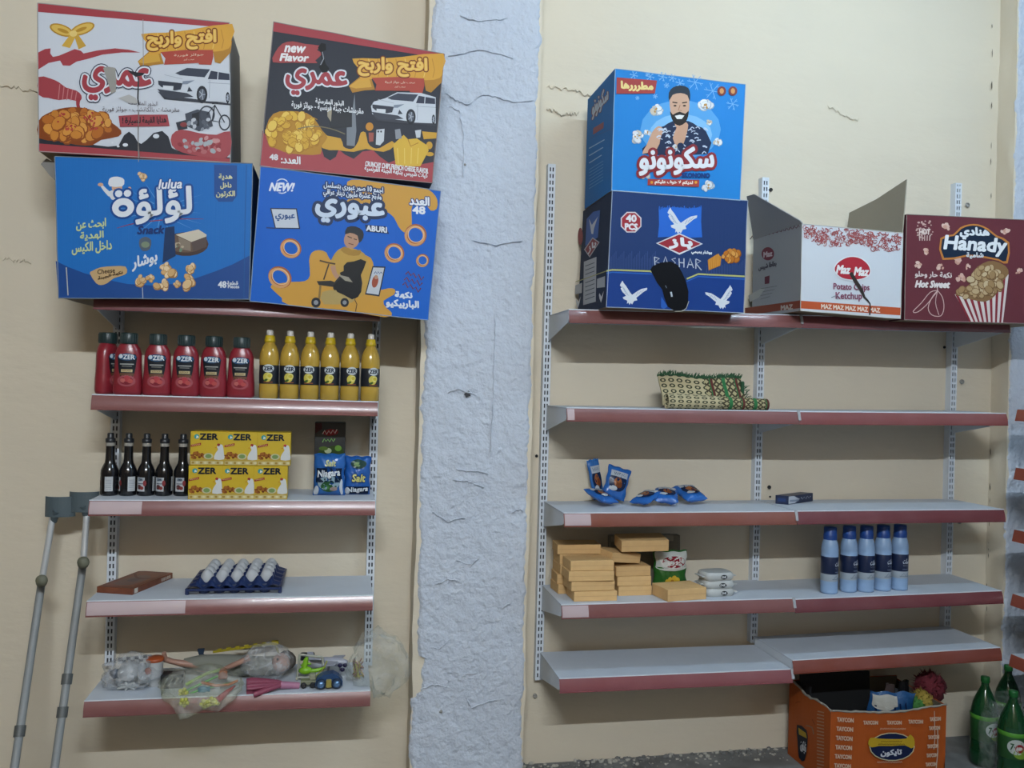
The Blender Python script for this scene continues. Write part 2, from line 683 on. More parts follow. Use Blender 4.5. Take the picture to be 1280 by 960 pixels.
def pillar(name, x0, x1, p, seed, coat_l, coat_r):
    """concrete pillar with cream flanks and a thick ragged coat of white on its face"""
    mb = MB()

    def face(u, v):
        z = CEIL * v
        x = x0 + (x1 - x0) * u
        wob = 0.006 * fbm(seed, z * 4, 1) * (1 if u < .05 or u > .95 else 0)
        return (x + wob, -p - 0.002 * fbm(x * 4 + seed, z * 4, 2), z)
    mb.grid(face, 14, 110, m_wall)

    def side(x, sgn):
        def f(u, v):
            z = CEIL * v
            y = -p * u
            wob = 0.006 * fbm(seed, z * 4, 1) if u > .95 else 0.008 * fbm(z * 5, y * 14, seed + 3) * (0.35 + u)
            return (x + wob, y if u < .95 else y - 0.002 * fbm(x * 4 + seed, z * 4, 2), z)
        return f
    mb.grid(side(x0, -1), 5, 150, m_wall)
    mb.grid(side(x1, 1), 5, 110, m_wall)
    o = tag(mb.build(name), kind='structure')
    mb = MB()

    def coat(u, v):
        z = CEIL * v
        zz = z * 9
        il = coat_l
        if name == 'wall_pillar':
            il = 0.034 if 0.355 < z < 0.485 else (-0.003 if z < 0.34 else coat_l)
        l = x0 + il + 0.012 * fbm(zz, seed, 4) + 0.006 * NZ.noise(Vector((z * 60, seed, 1)))
        r = x1 - coat_r + 0.010 * fbm(zz, seed + 9, 4) + 0.006 * NZ.noise(Vector((z * 60, seed + 5, 1)))
        x = l + (r - l) * u
        d = 0.007 + 0.0055 * fbm(x * 6, z * 5, seed) + 0.0040 * NZ.noise(Vector((x * 32, z * 26, 3))) + 0.0022 * NZ.noise(Vector((x * 70, z * 60, 6))) + 0.006 * max(0, 0.35 - abs(NZ.noise(Vector((x * 11 + 2 * NZ.noise(Vector((x * 6, z * 6, 4))), z * 15, seed + 2))))) ** 1.0 * max(0, NZ.noise(Vector((x * 5, z * 3, seed)))) * 2
        ridge = 0.010 * math.exp(-((z - 2.52 - 0.02 * fbm(x * 9, 1, seed)) / 0.008) ** 2) + 0.006 * math.exp(-((z - 1.13 - 0.025 * fbm(x * 11, 5, seed)) / 0.006) ** 2)
        d = max(0.002, d) + ridge * (0.4 + 0.6 * abs(NZ.noise(Vector((x * 20, 8, seed)))))
        if u in (0, 1):
            d = -0.004
        return (x, -p - d, z)
    mb.grid(coat, 46, 420, m_white)
    mb.build('white_coat', o)
    return o


pil = pillar('wall_pillar', -0.502, -0.082, 0.15, 1.3, 0.012, 0.006)
pil2 = pillar('wall_corner_pillar', 2.012, 2.24, 0.10, 6.1, 0.004, 0.0)
# anchor hole and knocked-off spots in the white coat
for px, py, r in ((585, 493, .012), (551, 889, .006), (581, 206, .005)):
    p = at(px, py, -0.158)
    mb = MB()
    rr = random.Random(px)
    ring = [(p.x + r * rr.uniform(.6, 1.3) * math.cos(k * PI / 6), p.y - 0.004, p.z + r * rr.uniform(.6, 1.3) * math.sin(k * PI / 6)) for k in range(12)]
    mb.add(ring + [(p.x, p.y - 0.0065, p.z)], [(k, (k + 1) % 12, 12) for k in range(12)], m_plug if r < .01 else mat((0.05, 0.05, 0.055), 0.9))
    mb.build('anchor_hole', pil)
# trowel ridges and cracks across the white coat
rr = random.Random(21)
for pts in (((556, 116), (572, 126), (584, 131), (604, 118), (622, 121), (640, 128), (672, 124)), ((562, 133), (574, 138), (580, 168), (579, 232)), ((570, 586), (582, 589), (600, 589), (611, 592)),
            ((566, 600), (582, 601), (594, 605), (608, 609)), ((619, 395), (618, 450), (616, 520), (613, 580)), ((526, 862), (540, 856), (558, 858), (562, 850)), ((578, 846), (582, 842), (598, 842)),
            ((582, 872), (590, 884), (612, 876), (630, 874)), ((560, 490), (575, 486), (600, 496)), ((545, 730), (560, 724), (575, 726)), ((570, 700), (590, 706), (600, 696)), ((540, 640), (560, 652), (585, 646)),
            ((562, 800), (548, 812), (538, 808)), ((628, 760), (640, 752)), ((640, 640), (650, 636), (655, 640)), ((575, 20), (600, 26), (640, 22)), ((560, 70), (600, 62), (650, 74)), ((590, 300), (620, 306), (660, 300))):
    q = [at(x, y, -0.163) for x, y in pts]
    path = []
    for i in range(len(q) - 1):
        for k in range(6):
            path.append(q[i].lerp(q[i + 1], k / 6) + Vector((rr.uniform(-.002, .002), rr.uniform(-.002, .002), rr.uniform(-.003, .003))))
    mb = MB()
    mb.tube(path, [rr.uniform(.0012, .0034) for _ in path], m_white, 6)
    mb.build('plaster_ridge', pil)

# crumbling corner joint: short dark gaps between wall and pillar flank
rr = random.Random(5)
for px0, py0, px1, py1, n, Y in ((524, 405, 512, 940, 26, -0.012), (1239, 545, 1233, 770, 14, -0.012), (1240, 30, 1238, 250, 8, -0.012)):
    for k in range(n):
        f = rr.random()
        p = at(px0 + (px1 - px0) * f + rr.uniform(-1, 1), py0 + (py1 - py0) * f, Y)
        h = rr.uniform(.006, .022)
        wd = rr.uniform(.0012, .003)
        mb = MB()
        mb.add([(p.x, p.y, p.z - h), (p.x + wd, p.y, p.z - h * .3), (p.x + wd * .6, p.y, p.z + h * .5), (p.x, p.y, p.z + h), (p.x - wd, p.y, p.z + h * .2), (p.x - wd * .5, p.y, p.z - h * .5), (p.x, p.y - .0015, p.z)],
               [(i, (i + 1) % 6, 6) for i in range(6)], mat((0.10, 0.08, 0.06), 0.95))
        mb.build('joint_gap', wall)

# rubble along the foot of the wall
mb = MB()
rr = random.Random(11)
m_rub = mat((0.42, 0.40, 0.35), 0.9)
m_rub2 = mat((0.16, 0.16, 0.155), 0.9)
for i in range(420):
    x = rr.uniform(-0.08, 1.7)
    y = -abs(rr.gauss(0, .05)) - 0.004
    s = rr.uniform(.003, .011) * (1.3 if y > -.04 else .8)
    mb.ball((x, y, s * .3), (s, s * .8, s * .55), m_rub if rr.random() < .55 else m_rub2, 5, 3, .25, rr)
o = mb.build('plaster_rubble')
tag(o, 'grey and cream plaster crumbs along the foot of the wall', 'rubble', kind='stuff')

# ------------------------------------------------------------------ lamps
for loc, ln, wt, lc, lb in LAMPS:
    t = thing('tube_lamp', lb, 'lamp', loc)
    mb = MB()
    mb.box(loc[0] - ln / 2 - .03, loc[0] + ln / 2 + .03, loc[1] - .03, loc[1] + .03, loc[2] + .03, loc[2] + .08, m_ceil, .004)
    mb.build('batten', t)
    for sg in (-1, 1):
        mb = MB()
        mb.box(loc[0] + sg * (ln / 2 + .015) - .012, loc[0] + sg * (ln / 2 + .015) + .012, loc[1] - .014, loc[1] + .014, loc[2] - .016, loc[2] + .03, m_ceil, .003)
        mb.build('socket', t)
    for sg in (-1, 1):
        mb = MB()
        mb.tube([(loc[0] + sg * ln / 2, loc[1], CEIL), (loc[0] + sg * ln / 2, loc[1], loc[2] + .08)], .008, m_ceil, 6)
        mb.build('hanger_rod', t)
    me = bpy.data.materials.new('glowing_tube')
    me.use_nodes = True
    pb = me.node_tree.nodes['Principled BSDF']
    pb.inputs['Emission Color'].default_value = (*lc, 1)
    pb.inputs['Emission Strength'].default_value = wt / (PI * PI * 2 * 0.013 * ln)
    mb = MB()
    mb.tube([(loc[0] - ln / 2, loc[1], loc[2]), (loc[0] + ln / 2, loc[1], loc[2])], .013, me, 8, False)
    mb.build('glass_tube', t)

# ------------------------------------------------------------------ slotted uprights
m_metal = mat((0.60, 0.64, 0.69), 0.45, 0.0, key='white_powder_coat', spec=0.5, bump=(120, 0.05, (1, 1, 1)))
m_deck = mat((0.50, 0.54, 0.60), 0.5, 0.0, key='grey_shelf_deck', mott=(9, 0.5, (0.44, 0.48, 0.53)))
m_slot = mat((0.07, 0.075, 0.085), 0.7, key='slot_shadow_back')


def upright(x, z0, z1, label):
    t = thing('slotted_upright', label, 'upright', (x, -0.015, z0), 'slotted uprights screwed to the wall')
    mb = MB()
    wd = 0.015
    mb.box(x - wd, x - wd + .003, -0.031, 0.004, z0, z1, m_metal)
    mb.box(x + wd - .003, x + wd, -0.031, 0.004, z0, z1, m_metal)
    for c in (-1, 0, 1):                               # three face rails
        hw = 0.0034 if c else 0.0026
        cx = x + c * (wd - .0034)
        mb.box(cx - hw, cx + hw, -0.0335, -0.0305, z0, z1, m_metal)
    z = z0 + .002
    while z < z1 - .012:                               # rungs between the slots
        mb.box(x - wd + .004, x + wd - .004, -0.0333, -0.0307, z, min(z + .0095, z1), m_metal)
        z += 0.0255
    mb.box(x - wd + .004, x + wd - .004, -0.0333, -0.0307, z1 - .006, z1, m_metal)
    mb.build('channel', t)
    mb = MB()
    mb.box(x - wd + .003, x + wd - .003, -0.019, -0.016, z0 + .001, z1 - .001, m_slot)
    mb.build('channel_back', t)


Z = lambda z: z + ZO
W9 = 0.9
XA = -1.5563
upright(XA, at(134, 832, -.03).z, Z(.40), 'left upright of the narrow shelf bay beside the crutches')
upright(XA + W9, at(456, 832, -.03).z, Z(.40), 'right upright of the narrow shelf bay, nearest the white pillar')
upright(0, at(673, 850, -.03).z, at(688, 205, -.03).z, 'left upright of the wide shelf bay, just right of the white pillar')
upright(W9, at(943, 803, -.03).z, at(958, 222, -.03).z, 'middle upright of the wide shelf bay behind the white carton')
upright(2 * W9, at(1183, 792, -.03).z, at(1198, 229, -.03).z, 'right upright of the wide shelf bay behind the maroon carton')

# ------------------------------------------------------------------ shelves
S_PINK, S_RED, S_BRN, S_ORG = '#855350', '#74393e', '#8a5040', '#a04c35'
m_glare = mat((0.46, 0.36, 0.37), 0.22, key='clear_strip_glare', coat=0.5)  # clear strip cover with lamp glare put into its pale colour


def strip_mat(c):
    return mat(c, 0.3, 0, spec=0.5, coat=0.15, mott=(5, 0.25, '#a87a7c'))


def shelf(name, x0, x1, zl, zr, D, label, col, clear=0.0, group=None, br=(1, 1), clip=False):
    t = thing(name, label, 'shelf', ((x0 + x1) / 2, -D / 2, (zl + zr) / 2 - .02), group)
    zz = lambda x: zl + (zr - zl) * (x - x0) / (x1 - x0)
    e = 0.0015
    mb = MB()
    th = 0.004
    mb.hexa([(x, y, zz(x) + dz) for dz in (-th, 0) for y in (-D, -0.036) for x in (x0 + e, x1 - e)], m_deck, 0)
    mb.hexa([(x, y, zz(x) + dz) for dz in (-.04, -th) for y in (-D + .001, -D + .004) for x in (x0 + e, x1 - e)], m_deck)
    mb.hexa([(x, y, zz(x) + dz) for dz in (-.03, -th) for y in (-.040, -.036) for x in (x0 + e, x1 - e)], m_deck)
    for yy in (-D * .36, -D * .68):                    # stiffening ribs below
        mb.hexa([(x, y, zz(x) + dz) for dz in (-.018, -th) for y in (yy - .012, yy + .012) for x in (x0 + .03, x1 - .03)], m_deck)
    mb.build('deck', t)
    mb = MB()
    curve = lambda f_: -.002 - .0115 * math.sin(f_ * PI / 2 * 1.12)
    mb.grid(lambda u, v: (x0 + e + (x1 - x0 - 2 * e) * u, -D + curve(v), zz(x0 + (x1 - x0) * u) - .0015 - .0445 * v), 8, 8, strip_mat(col))
    mb.grid(lambda u, v: (x0 + e + (x1 - x0 - 2 * e) * u, -D + curve(v) + .0025, zz(x0 + (x1 - x0) * u) - .0015 - .0445 * v), 8, 8, strip_mat(col))
    st = mb.build('price_strip', t)
    mb = MB()
    for dz in (-.0475, -.001):
        yo = -.0150 if dz < -.02 else -.0035
        mb.hexa([(x, -D + y, zz(x) + q) for q in (dz - .0012, dz + .0022) for y in (yo, yo + .004) for x in (x0 + e, x1 - e)], mat(col, .2, spec=.7) if dz < -.02 else m_metal)
    mb.build('strip_channel', st)
    if clear:  # length of the pale left end that carries the painted glare
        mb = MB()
        mb.grid(lambda u, v: (x0 + .004 + (clear - .004) * u, -D + curve(.06 + .88 * v) - .0012, zz(x0 + clear * u) - .0015 - .0445 * (.06 + .88 * v)), 6, 8, m_glare)
        mb.build('strip_glare', st)
    if clip:
        mb = MB()
        mb.hexa([(x1 + x, -D + y, zr + z) for z, yo in ((-.034, -.017), (.002, -.006)) for y in (yo, yo + .006) for x in (-.006, .005)], mat((0.33, 0.34, 0.36), .5), .001)
        mb.build('joint_clip', t)
    for i, bx_ in enumerate((x0, x1)):
        if not br[i]:
            continue
        sg = 1 if i == 0 else -1
        a, b = bx_ + sg * .0025, bx_ + sg * .0050
        z = zz(bx_)
        mb = MB()
        prof = [(-.034, -.002), (-D + .004, -.002), (-D + .001, -.034), (-D + .012, -.045), (-.036, -.098), (-.034, -.098)]
        n = len(prof)
        vv = [(a, y, z + q) for y, q in prof] + [(b, y, z + q) for y, q in prof]
        mb.add(vv, [tuple(range(n)), tuple(range(n, 2 * n))] + [(k, (k + 1) % n, n + (k + 1) % n, n + k) for k in range(n)], m_metal)
        mb.build('bracket', t)
    return t


D0 = 0.33
gl = 'shelves of the narrow bay'
ordl = ['top', 'second', 'third', 'fourth', 'bottom']
LZ = [(Z(at(119, 368, -D0).z - ZO), at(473, 384, -D0).z), (Z(-.067), Z(-.072)), (Z(-.403), Z(-.406)), (Z(-.7235), Z(-.7265)), (Z(-1.0405), Z(-1.0485))]
what = ['under the blue snack cartons', 'carrying ketchup and lemon juice bottles', 'carrying dark bottles and yellow boxes', 'carrying the egg tray', 'carrying bagged toys']
for i in range(5):
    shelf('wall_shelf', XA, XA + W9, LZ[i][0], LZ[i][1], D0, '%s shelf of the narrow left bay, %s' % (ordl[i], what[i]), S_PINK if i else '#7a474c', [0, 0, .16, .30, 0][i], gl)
r1 = [at(711, 386.7, -D0).z, at(990, 393.5, -D0).z, at(1262, 401, -D0).z]
RZ = [((r1[0], r1[1]), (r1[1], r1[2])), ((Z(-.079), Z(-.075)), (Z(-.076), Z(-.066))), ((Z(-.4515), Z(-.4495)), (Z(-.4485), Z(-.4455))),
      ((Z(-.776), Z(-.775)), (Z(-.779), Z(-.767))), ((Z(-1.037), Z(-1.040)), (Z(-1.0075), Z(-.9915)))]
wa = ['under the two blue cartons', 'carrying the folded rug', 'carrying small blue snack bags', 'carrying the orange boxes', 'empty, lowest of its bay']
wb = ['under the white and maroon cartons', 'empty, level with the folded rug', 'carrying a small navy packet', 'carrying five blue bottles', 'empty, above the orange carton']
ca = [S_PINK, S_PINK, S_BRN, S_PINK, '#8f5054']
cb = ['#844a4d', '#8a4a47', S_RED, S_RED, '#84402f']
for i in range(5):
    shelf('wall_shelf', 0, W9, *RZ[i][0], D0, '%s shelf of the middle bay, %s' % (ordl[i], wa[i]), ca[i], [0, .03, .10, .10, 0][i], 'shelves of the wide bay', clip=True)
    shelf('wall_shelf', W9, 2 * W9, *RZ[i][1], D0, '%s shelf of the right bay, %s' % (ordl[i], wb[i]), cb[i], 0, 'shelves of the wide bay')

# shelves on the side wall, seen end-on at the right border
SZ = [(1261, 511), (1259, 583), (1252, 658), (1251, 737), (1249, 811)]
for i, (px, py) in enumerate(SZ):
    xf = 1.826
    p = atx(px, py, xf)
    ya, yb, zt = min(p.y, -0.36), -1.30, p.z
    t = thing('side_shelf', '%s of the shelves on the side wall at the right border' % ('uppermost', 'second from the top', 'middle one', 'second from the bottom', 'lowest')[i], 'shelf', (xf + .17, -.8, zt - .02), 'shelves on the side wall')
    mb = MB()
    mb.box(xf, XR1 - .03, yb, ya, zt - .004, zt, m_deck)
    mb.box(xf + .001, xf + .004, yb, ya, zt - .04, zt - .004, m_deck)
    mb.build('deck', t)
    mb = MB()
    mb.hexa([(xf + x, y, zt + dz) for dz, xo in ((-.046, -.012), (-.001, -.002)) for y in (yb, ya) for x in (xo, xo + .0025)], strip_mat(S_ORG))
    mb.build('price_strip', t)
    for yy in (ya, yb + .003):
        mb = MB()
        prof = [(XR1 - .03, -.002), (xf + .003, -.002), (xf + .001, -.034), (xf + .012, -.045), (XR1 - .03, -.098)]
        vv = [(x, y, zt + q) for y in (yy - .003, yy - .0005) for x, q in prof]
        mb.add(vv, [(0, 1, 2, 3, 4), (5, 6, 7, 8, 9)] + [(k, (k + 1) % 5, 5 + (k + 1) % 5, 5 + k) for k in range(5)], m_metal)
        mb.build('bracket', t)
for yy in (-.37, -1.28):
    t = thing('slotted_upright', '%s upright of the shelves on the side wall' % ('corner-side' if yy > -.5 else 'outer'), 'upright', (XR1 - .015, yy, .3), 'slotted uprights screwed to the wall')
    mb = MB()
    mb.box(XR1 - .03, XR1, yy - .015, yy + .015, .3, 2.0, m_metal)
    mb.build('channel', t)
# ------------------------------------------------------------------ cartons
def carton(name, label, quad, Yf, depth, side, front=None, sag=0.0, edge=None, group='snack cartons on the top shelves', back_in=0.006, bumpk=0.05, top=True):
    """closed corrugated carton: quad = front corners TL, TR, BR, BL in photo pixels, lying on the plane y = Yf"""
    TL, TR, BR, BL = [at(x, y, Yf) for x, y in quad]
    base = (BL + BR) / 2 + Vector((0, depth / 2, 0))
    t = thing(name, label, 'carton', base, group)
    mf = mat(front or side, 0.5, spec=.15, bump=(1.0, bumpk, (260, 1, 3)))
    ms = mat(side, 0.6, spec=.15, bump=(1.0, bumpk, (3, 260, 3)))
    mb = MB()
    dv = Vector((0, depth, 0))
    lift = Vector((0, 0, sag))
    yk = -D0 - 0.018                                # where the sagging front leaves the shelf edge
    fk = (yk - Yf) / depth

    def P(u, v, wd):
        p = TL.lerp(TR, u).lerp(BL.lerp(BR, u), v) + dv * wd
        if sag and v > .6:
            p = p + lift * min(1, wd / fk) * ((v - .6) / .4)
        k = back_in * math.sin(PI * u) * math.sin(PI * v)
        if wd in (0,):
            p.y += 0.0
        return p
    nu, nv = 6, 5
    n = 8
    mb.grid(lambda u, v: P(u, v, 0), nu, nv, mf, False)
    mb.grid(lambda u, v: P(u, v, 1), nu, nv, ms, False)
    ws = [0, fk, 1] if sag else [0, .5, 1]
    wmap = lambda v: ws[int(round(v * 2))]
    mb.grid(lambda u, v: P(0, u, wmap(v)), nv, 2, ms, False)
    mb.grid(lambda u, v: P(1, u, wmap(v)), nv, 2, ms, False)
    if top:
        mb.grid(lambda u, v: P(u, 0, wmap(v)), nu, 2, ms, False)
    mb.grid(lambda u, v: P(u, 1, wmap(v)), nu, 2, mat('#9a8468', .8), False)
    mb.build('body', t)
    # worn pale edges of the board
    me = mat(edge or '#b9b4ac', 0.8)
    for nm, a, b in (('board_edge', P(0, 0, 0), P(1, 0, 0)), ('board_edge', P(0, 0, 0), P(0, 1, 0)), ('board_edge', P(1, 0, 0), P(1, 1, 0)), ('board_edge', P(0, 1, 0), P(1, 1, 0))):
        mb = MB()
        k = [a.lerp(b, i / 6) + Vector((R.uniform(-.0008, .0008), 0, R.uniform(-.0008, .0008))) for i in range(7)]
        mb.tube(k, 0.0016, me, 5)
        mb.build(nm, t)
    return t, (TL, TR, BR, BL)


def crop(rx, ry, sc, Yf):
    return Print(lambda x, y, e: at(rx + x / sc, ry + y / sc, Yf - e))


def cropx(rx, ry, sc, c_):
    # left side of a carton: the plane through its front left edge, running back
    nrm = Vector((0, 1, 0)).cross(c_[3] - c_[0]).normalized()
    if nrm.x > 0:
        nrm = -nrm

    def f(x, y, e):
        d = ray(rx + x / sc, ry + y / sc)
        q = c_[0] + nrm * e
        return CAM + d * ((q - CAM).dot(nrm) / d.dot(nrm))
    return Print(f)


K = 1280 / 280


def q4(rx, ry, *pts):
    return [(rx + x / K, ry + y / K) for x, y in pts]


YF = -0.40
GOLD, DGOLD, RED, INK, WHT = '#dba33e', '#8a5220', '#a8434a', '#2c2e36', '#dfe3ea'


def car(p, o, s=1.0):
    """printed white saloon seen from the front corner; o = offset in print units"""
    T = lambda pts: [(o[0] + (x - 760) * s, o[1] + (y - 380) * s) for x, y in pts]
    p.poly(T([(762, 520), (960, 560), (1180, 590), (1180, 600), (960, 580), (800, 565)]), '#3a3d46')
    p.poly(T([(756, 470), (775, 440), (850, 418), (925, 380), (1080, 384), (1176, 412), (1176, 582), (1040, 576), (990, 566), (800, 540), (764, 520)]), '#cfd4dc')
    p.poly(T([(862, 416), (930, 386), (1062, 394), (1030, 440), (890, 428)]), '#3b4150')
    p.poly(T([(1066, 402), (1172, 420), (1173, 456), (1048, 450)]), '#33384a')
    p.line(T([(1108, 404), (1104, 455)]), 5 * s, '#cfd4dc')
    p.poly(T([(764, 458), (905, 474), (893, 510), (860, 516), (784, 496), (766, 480)]), '#343844')
    p.poly(T([(792, 486), (852, 490), (850, 512), (794, 506)]), '#d9dde2')
    p.poly(T([(905, 462), (974, 456), (930, 480), (902, 480)]), '#848d9c')
    p.poly(T([(760, 506), (930, 530), (968, 552), (900, 556), (820, 558), (784, 540)]), '#3f434e')
    p.poly(T([(940, 492), (962, 520), (930, 522)]), '#343844')
    for x, y, rx, ry in ((1015, 538, 31, 50), (1162, 556, 11, 32)):
        x, y = T([(x, y)])[0]
        p.ell(x, y, rx * s, ry * s, '#22242c')
        p.ell(x, y, rx * .62 * s, ry * .66 * s, '#5c626e')
        for k in range(5):
            a = k * 1.256
            p.line([(x, y), (x + rx * .6 * s * math.cos(a), y + ry * .62 * s * math.sin(a))], 5 * s, '#a7adb8')
    p.line(T([(1048, 470), (1176, 478)]), 3 * s, '#9aa1ae')
    p.line(T([(1060, 455), (1056, 560)]), 3 * s, '#9aa1ae')
    p.line(T([(800, 425), (905, 450)]), 3 * s, '#aab0ba')


def banner(p, o, slope, small):
    T = lambda pts: [(o[0] + x, o[1] + y + slope * x) for x, y in pts]
    p.poly(T([(0, 160), (60, 110), (130, 120), (150, 180), (90, 185), (20, 200)]), '#b5812f')
    p.poly(T([(0, 165), (60, 118), (120, 125), (130, 165), (40, 175)]), '#d6a441')
    p.poly(T([(430, 120), (540, 60), (530, 130), (470, 190), (440, 180)]), '#b5812f')
    p.poly(T([(20, 5), (160, 2), (300, -10), (540, -35), (535, 60), (520, 105), (440, 120), (300, 105), (160, 112), (70, 130), (55, 60)]), GOLD, 2)
    for k in range(9):
        x = 60 + 52 * k
        p.line(T([(x, 4 - k), (x + 14, 60), (x + 4, 104)]), 5, '#e9c264' if k % 2 else '#c08a33')
    p.poly(T([(130, 112), (280, 104), (430, 110), (432, 150), (420, 195), (350, 190), (348, 182), (150, 185), (158, 150)]), '#b14a3c')
    p.group('brand_lettering')
    p.text('افتح واربح', o[0] + 250, o[1] + 48 + slope * 250, 390, 104, '#eec569', (('#6d2f18', 10), ('#e0a94a', 4)), 2, slope)
    p.text(small, o[0] + 292, o[1] + 135 + slope * 292, 170, 17, '#ead7bb', (), 0, slope)
    p.text('سحب كبير', o[0] + 292, o[1] + 160 + slope * 292, 60, 14, '#ead7bb', (), 0, slope)
    p.group('printed_picture')


# --- white carton, upper left
f = (30, 0)
quad = q4(30, 0, (78, 18), (1172, 130), (1180, 928), (85, 864))
t, c = carton('snack_carton', 'white snack carton with red bands and a printed car, on top at the far left', quad, YF, .29, '#8f9095', '#d2d6de', 0, '#a9a8a4')  # grey sides: shade put into the side colour of the white board
p = crop(30, 0, K, YF)
p.poly([(78, 18), (1172, 130), (1172, 160), (80, 68)], RED)
p.poly([(85, 818), (1178, 905), (1180, 935), (85, 868)], RED)
p.poly([(86, 788), (200, 800), (300, 815), (480, 838), (540, 832), (572, 772), (600, 752), (630, 775), (650, 812), (670, 822), (700, 800), (740, 760), (790, 748), (825, 780), (845, 845), (880, 862), (1178, 900), (1178, 906), (85, 820)], INK)
for x, y, a, b in ((755, 778, 18, 13), (579, 828, 15, 10), (538, 836, 8, 6), (505, 815, 6, 5)):
    p.ell(x, y, a, b, WHT)
p.poly([(80, 300), (120, 280), (152, 276), (150, 305), (165, 325), (200, 318), (290, 280), (325, 290), (340, 305), (420, 288), (520, 276), (600, 284), (665, 300), (560, 300), (450, 312), (360, 338), (300, 352), (262, 376), (222, 374), (206, 346), (140, 360), (80, 398)], RED)
for sg, ox in ((-1, 215), (1, 335)):
    p.ell(ox, 172 if sg < 0 else 165, 72, 32, '#b98b2e', sg * -.35)
    p.ell(ox, 172 if sg < 0 else 165, 62, 24, '#e0b95a', sg * -.35)
    p.ell(ox + sg * -8, 176 if sg < 0 else 168, 34, 10, '#b98b2e', sg * -.35)
p.poly([(262, 200), (300, 200), (262, 275), (215, 262)], '#d8ac48')
p.poly([(285, 200), (310, 198), (355, 262), (312, 282)], '#caa042')
p.ell(282, 192, 22, 18, '#edcf7d')
p.poly([(82, 440), (150, 448), (200, 470), (240, 500), (300, 518), (328, 545), (326, 572), (300, 578), (250, 566), (200, 572), (140, 560), (84, 542)], '#a5434a', 2)
for k in range(5):
    p.line([(205 + k * 24, 480 + k * 11), (196 + k * 24, 568 + k * 2)], 5, '#c77b7c')
p.line([(312, 560), (308, 600), (322, 640), (320, 670)], [26, 20, 16, 12], '#a03a42', 3)
p.poly([(84, 690), (130, 650), (200, 622), (270, 612), (330, 615), (420, 640), (500, 700), (555, 745), (540, 780), (440, 800), (390, 830), (300, 828), (200, 806), (84, 790)], '#8a4418', 2)
p.pile(312, 715, 185, 78, 62, 36, ('#d08a3a', '#c67d30', '#dc9c4a', '#b96c28'), 3, '#8d4a1c')
p.pile(230, 745, 100, 42, 16, 40, ('#d99440', '#cc8434'), 4, '#8d4a1c')
p.pile(320, 690, 150, 60, 26, 10, ('#a63a34', '#b4493c'), 5)
banner(p, (650, 190), -.035, 'جوائز فورية')
car(p, (762, 382))
# heap of prizes: bicycle, set, red sack
p.poly([(920, 650), (990, 625), (1060, 640), (1080, 720), (1000, 750), (930, 720)], '#454a55')
p.poly([(960, 650), (1000, 640), (1002, 720), (962, 716)], '#23252c')
p.ring(1045, 655, 46, 52, 8, '#3b3f49')
p.ring(1146, 700, 34, 46, 8, '#3b3f49')
p.line([(1045, 655), (1090, 600), (1146, 700), (1075, 690), (1090, 600)], 7, '#2b2e36')
p.line([(1075, 592), (1108, 588)], 7, '#2b2e36')
p.poly([(868, 700), (925, 685), (935, 735), (880, 745)], '#343740')
p.ell(912, 712, 20, 14, '#8c3c3c')
p.pile(1010, 700, 70, 40, 14, 16, ('#8d929c', '#c3c7cf', '#5b606b'), 8)
p.poly([(845, 770), (900, 740), (1000, 760), (1100, 770), (1178, 750), (1178, 880), (1120, 905), (1000, 892), (900, 870), (845, 830)], '#a7494f', 2)
p.pile(1020, 830, 130, 45, 40, 17, ('#b5686a', '#c98f8f', '#93383e', '#a9b0b4'), 9)
p.line([(680, 110), (682, 380), (655, 520), (650, 700), (655, 925)], 4, '#9b9a98')
p.group('brand_lettering')
p.text('عمري', 530, 480, 385, 190, '#a63f48', (('#3d4254', 15), (WHT, 9)), 7, .06)
p.text('البذور المقرمشة', 680, 592, 168, 32, '#59484e', (), 0, .04)
p.text('مقرمشات بالكاتشب - جوائز فورية', 668, 627, 440, 34, '#59484e', (), 0, .01)
p.poly([(540, 662), (640, 655), (820, 655), (832, 720), (760, 722), (548, 725)], '#a2424a')
p.text('هدايا القيمة للسيارة !', 688, 690, 250, 46, '#2f2228', (), 1.5, -.02)
p.group('torn_patch')
p.poly([(452, 388), (478, 380), (522, 388), (528, 470), (524, 525), (498, 535), (482, 480)], '#9d9a93')
p.poly([(540, 560), (600, 540), (640, 560), (652, 590), (600, 590)], '#b7b5b2')
p.poly([(590, 400), (640, 412), (690, 418), (680, 430), (640, 440), (610, 420)], '#24262c')
p.line([(655, 440), (650, 560), (656, 600)], 9, '#3a3a3e')
p.line([(656, 640), (652, 800), (660, 900)], 5, '#77706a')
p.build(t)

# --- black and red carton
quad = q4(300, 10, (192, 80), (1168, 262), (1098, 1000), (114, 905))
t, c = carton('snack_carton', 'black and red cheese chips carton, tilted, on the blue and orange carton', quad, YF, .24, '#4a4c52', '#33363f', 0, '#9a8f8c')
p = crop(300, 10, K, YF)
p.poly([(192, 80), (1168, 262), (1166, 290), (186, 133)], RED)
p.poly([(128, 700), (150, 735), (220, 790), (330, 838), (465, 800), (480, 850), (515, 872), (548, 850), (565, 808), (600, 838), (650, 862), (700, 820), (760, 812), (800, 850), (850, 885), (885, 870), (1000, 900), (1105, 880), (1098, 1000), (114, 905)], RED)
p.poly([(440, 690), (500, 730), (575, 745), (590, 790), (620, 805), (650, 800), (676, 760), (690, 712), (718, 712), (730, 770), (760, 798), (800, 800), (868, 760), (880, 790), (820, 822), (720, 805), (650, 822), (560, 812), (470, 800)], '#d2a035', 2)
p.poly([(1040, 705), (1125, 712), (1122, 745), (1050, 750)], '#d2a035')
p.ell(1082, 785, 18, 22, '#d2a035')
p.ell(1085, 835, 22, 12, '#d2a035')
